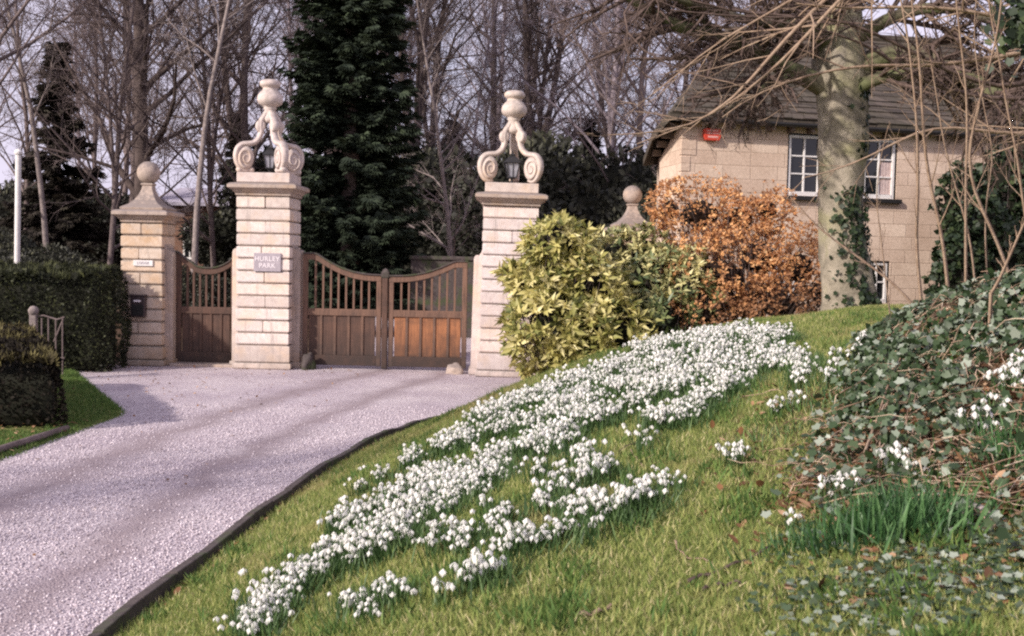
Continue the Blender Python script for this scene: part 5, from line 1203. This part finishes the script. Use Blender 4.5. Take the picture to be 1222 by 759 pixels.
# tufts of long leaves
def tuft(pxy, n, rx, ry_, h, label, seed):
    c = ground_at(*pxy); t = empty('leaf_tuft', tuple(c), 0, label, 'leaf tuft'); P = rng.normal(size=(n, 2)) * np.array([rx, ry_]) * .5; X = c.x + P[:, 0]; Yq = c.y + P[:, 1]; Z = height(X, Yq)
    z = np.array([0, 0, 1.]) + .28 * rng.normal(size=(n, 3)) * np.array([1, 1, .2]) + np.stack([P[:, 0], P[:, 1], 0 * X], 1) * .9; V, Fc, tt = scatter(*BLADE, np.stack([X, Yq, Z], 1), basis(z), (h * (.6 + .6 * rng.random(n)))[:, None] * np.array([.42, 1, 1]), rng.random(n))
    link('leaves', npmesh('leaves', V - np.array(c), Fc, tt), M['daff_leaf'], t); return t
tuft((1072, 640), 700, .25, .18, .19, 'big tuft of long green leaves in front of the ivy mound', 1)
tuft((975, 655), 260, .22, .12, .11, 'smaller leaf tuft left of the big one below the ivy', 2)
tuft((1210, 545), 300, .18, .2, .15, 'tuft of long leaves on the mound at the right edge', 3)
tuft((1015, 470), 300, .3, .45, .12, 'leaf tuft beside the stray snowdrops left of the ivy', 4)
tuft((945, 517), 160, .3, .25, .09, 'flat green tuft left of the ivy, below single snowdrops', 5)

# ------------------------------------------------------------------ ivy mound and litter
def in_px(X, Y, dz=.05): return proj(np.stack([X, Y, height(X, Y) + dz], 1))
def mound_mask(X, Y):
    px, py = in_px(X, Y); edge = 1058 - (py - 380) * .62
    return sm(-25, 35, px - edge) * (1 - sm(565, 640, py - (px - 1000) * .12)) * sm(325, 340, py + 40)
n = 90000; X = 1.0 + 4.6 * rng.random(n); Y = 3.6 + 4.6 * rng.random(n); px, py = in_px(X, Y)
dens = np.array([noise.noise(Vector((x_ * 2.2, y_ * 2.2, 9))) for x_, y_ in zip(X, Y)]); low = sm(430, 540, py)
keep = rng.random(n) < mound_mask(X, Y) * (.78 - .60 * low) * np.clip(.9 + 2.2 * dens, .15, 1); X, Y = X[keep], Y[keep]; n = len(X); Z = height(X, Y)
gxn = -(height(X + .05, Y) - height(X - .05, Y)) / .1; gyn = -(height(X, Y + .05) - height(X, Y - .05)) / .1; nn_ = np.stack([gxn, gyn, np.ones(n)], 1); nn_ /= np.linalg.norm(nn_, axis=1, keepdims=True)
P = np.stack([X, Y, Z], 1) + nn_ * (.015 + .10 * rng.random(n) ** 1.5)[:, None]
facing = nn_ + np.array([-.35, -.5, .1]) + .75 * rng.normal(size=(n, 3)); dirs = np.array([0, -.4, -.8]) + .7 * rng.normal(size=(n, 3))
V, Fc, t = scatter(*IVY, P, dir_basis(dirs - (dirs * facing).sum(1, keepdims=True) * facing * .5, facing * 2), .023 + .036 * rng.random(n) ** 1.3, np.clip(rng.random(n) ** .9 + .08, 0, 1))
o = link('ivy', npmesh('ivy', V, Fc, t), M['ivy']); tag(o, 'tangled dark ivy smothering the mound at right', 'ivy', kind='stuff')
# small ground ivy across the lower right
n = 17000; X = .6 + 2.9 * rng.random(n); Y = 3.0 + 2.6 * rng.random(n); px, py = in_px(X, Y)
dens = np.array([noise.noise(Vector((x_ * 1.6, y_ * 1.6, 4))) for x_, y_ in zip(X, Y)]); reg = sm(880, 1080, px + (py - 650) * .4) * sm(540, 620, py); keep = (dens + .35 > rng.random(n) * .6) & (rng.random(n) < reg); X, Y = X[keep], Y[keep]; n = len(X)
V, Fc, t = scatter(*IVY, np.stack([X, Y, height(X, Y) + .012 + .03 * rng.random(n)], 1), dir_basis(sphere(n) * np.array([1, 1, .3]), np.array([-.2, -.4, 1.5]) * np.ones((n, 3))), .018 + .017 * rng.random(n), np.clip(rng.random(n) ** 1.1 + .12, 0, 1))
o = link('ground_ivy', npmesh('ground_ivy', V, Fc, t), M['ivy']); tag(o, 'small bluish ground ivy spreading over the lower right lawn', 'ground ivy', kind='stuff')
# dead stems over mound
polys = []; rr = random.Random(33)
for k in range(2500):
    x = rr.uniform(1.2, 4.6); y = rr.uniform(3.9, 7.6)
    if rr.random() + .35 > float(mound_mask(np.array([x]), np.array([y]))[0]) * 1.3: continue
    p = np.array([x, y, hz(x, y) + rr.uniform(.005, .09)]); a = rr.uniform(0, 6.28); l = rr.uniform(.08, .42); pts = [p]
    for s in range(5):
        a += rr.gauss(0, .6); q = pts[-1] + np.array([math.cos(a), math.sin(a), 0]) * l / 5; q[2] = hz(q[0], q[1]) + max(.004, pts[-1][2] - hz(pts[-1][0], pts[-1][1]) + rr.gauss(0, .02)); pts.append(q)
    r0 = rr.uniform(.0014, .0038); polys.append((np.array(pts), np.linspace(r0, r0 * .6, 6)))
me = tubes_mesh('dead_stems', polys); at_ = me.attributes.new('tint', 'FLOAT', 'POINT'); at_.data.foreach_set('value', np.repeat(rng.random(len(me.vertices) // 6 + 1), 6)[:len(me.vertices)].astype(np.float32))
o = link('dead_stems', me, M['straw']); tag(o, 'tangle of dead pale stems and twigs over the ivy mound', 'dead stems', kind='stuff')
# leaf litter
def litter(name, X, Y, s0, s1, label, lift=.01):
    n = len(X); Z = np.where((X > left_x(Y)) & (X < kerb_x(Y)), .004, height(X, Y)) + lift
    V, Fc, t = scatter(*OVAL, np.stack([X, Y, Z + .006 * rng.random(n)], 1), dir_basis(sphere(n) * np.array([1, 1, .35]), np.array([0, 0, 2.5]) * np.ones((n, 3))), s0 + (s1 - s0) * rng.random(n), rng.random(n)); o = link(name, npmesh(name, V, Fc, t), M['dead_leaf']); return tag(o, label, 'dead leaves', kind='stuff')
n = 260; litter('fallen_leaves', np.r_[-7 + 4.5 * rng.random(n) ** 1.5, kerb_x(np.linspace(4, 13, 90)) + .06 + .09 * rng.random(90), -5.6 + 2.8 * rng.random(60)], np.r_[18.9 - 5 * rng.random(n) ** 1.6, np.linspace(4, 13, 90), 5 + 9 * rng.random(60)], .025, .06, 'brown dead leaves blown about the gravel by the piers')
n = 12000; X = .9 + 3.0 * rng.random(n); Y = 3.2 + 4.4 * rng.random(n); px, py = in_px(X, Y); keep = rng.random(n) < np.maximum(.3 * sm(780, 1150, px), mound_mask(X, Y) * sm(400, 480, py)); litter('leaf_litter', X[keep], Y[keep], .03, .07, 'brown leaf litter among the ivy and lower right lawn', .02)
n = 300; Y = 8 + 4.6 * rng.random(n); litter('verge_litter', left_x(Y) - .9 * rng.random(n) - .05, Y, .03, .06, 'brown dead leaves on the verge under the low hedge', .03)
# fallen sticks: each one its own
sticks = [([(905, 462), (880, 470), (850, 478), (830, 488), (812, 505)], .008, 'long pale stick lying along the lower edge of the drift'), ([(930, 468), (900, 474), (870, 482), (842, 487)], .006, 'second thinner stick beside the long pale one'),
    ([(710, 552), (735, 545), (757, 530), (790, 520)], .006, 'thin brown twig lying right of the drift middle'), ([(752, 540), (760, 552), (768, 562)], .007, 'short forked twig on the lawn below the drift'),
    ([(805, 650), (812, 668), (830, 672), (850, 676)], .006, 'hooked pale twig on the lawn at centre right'), ([(820, 700), (870, 682), (900, 670), (925, 655)], .009, 'dark crooked stick on the lawn left of the leaf tufts'),
    ([(838, 710), (850, 705), (885, 700)], .008, 'short dark stick below the crooked one'), ([(1160, 640), (1190, 634), (1222, 622)], .011, 'thick bare twig at the right edge beside the pale stone'),
    ([(690, 740), (710, 738), (733, 728)], .010, 'broken bark piece in the lower middle lawn'), ([(1030, 560), (1045, 520), (1060, 470), (1078, 430), (1100, 395)], .011, 'bare shoot running up the front of the ivy mound'),
    ([(1046, 590), (1050, 540), (1052, 500), (1075, 470)], .009, 'forked bare shoot left in the ivy mound'), ([(1058, 452), (1090, 470), (1120, 466), (1150, 462)], .009, 'cut stick lying across the ivy mound')]
for pl, r0, lb in sticks:
    P = resample([tuple(ground_at(a, b) + Vector((0, 0, .018 + (.05 if 'mound' in lb else 0)))) for a, b in pl], 9); P[:, 2] += .008 * np.sin(np.arange(9) * 2.1); c = P[0].copy()
    t = empty('fallen_stick', tuple(c), 0, lb, 'stick'); link('stick', tubes_mesh('stick', [(P - c, np.linspace(r0, r0 * .6, 9))]), M['twig_dark'] if 'dark' in lb or 'brown' in lb else M['twig_tan'], t, smooth=True)
    out = []; sprout(P, np.full(9, r0 * .6), out, rr, 3, 3, [1, 1, 1, 1], [.3] * 4, .3, .1, 0, .002); link('side_twig', tubes_mesh('side_twig', [(a - c, b) for a, b in out]), M['twig_tan'], t)

# ------------------------------------------------------------------ render settings
S.render.engine = 'CYCLES'
S.cycles.max_bounces = 6; S.cycles.diffuse_bounces = 3; S.cycles.transparent_max_bounces = 4; S.cycles.glossy_bounces = 2
S.cycles.filter_width = 2.2; S.cycles.use_denoising = False
S.cycles.caustics_reflective = False; S.cycles.caustics_refractive = False
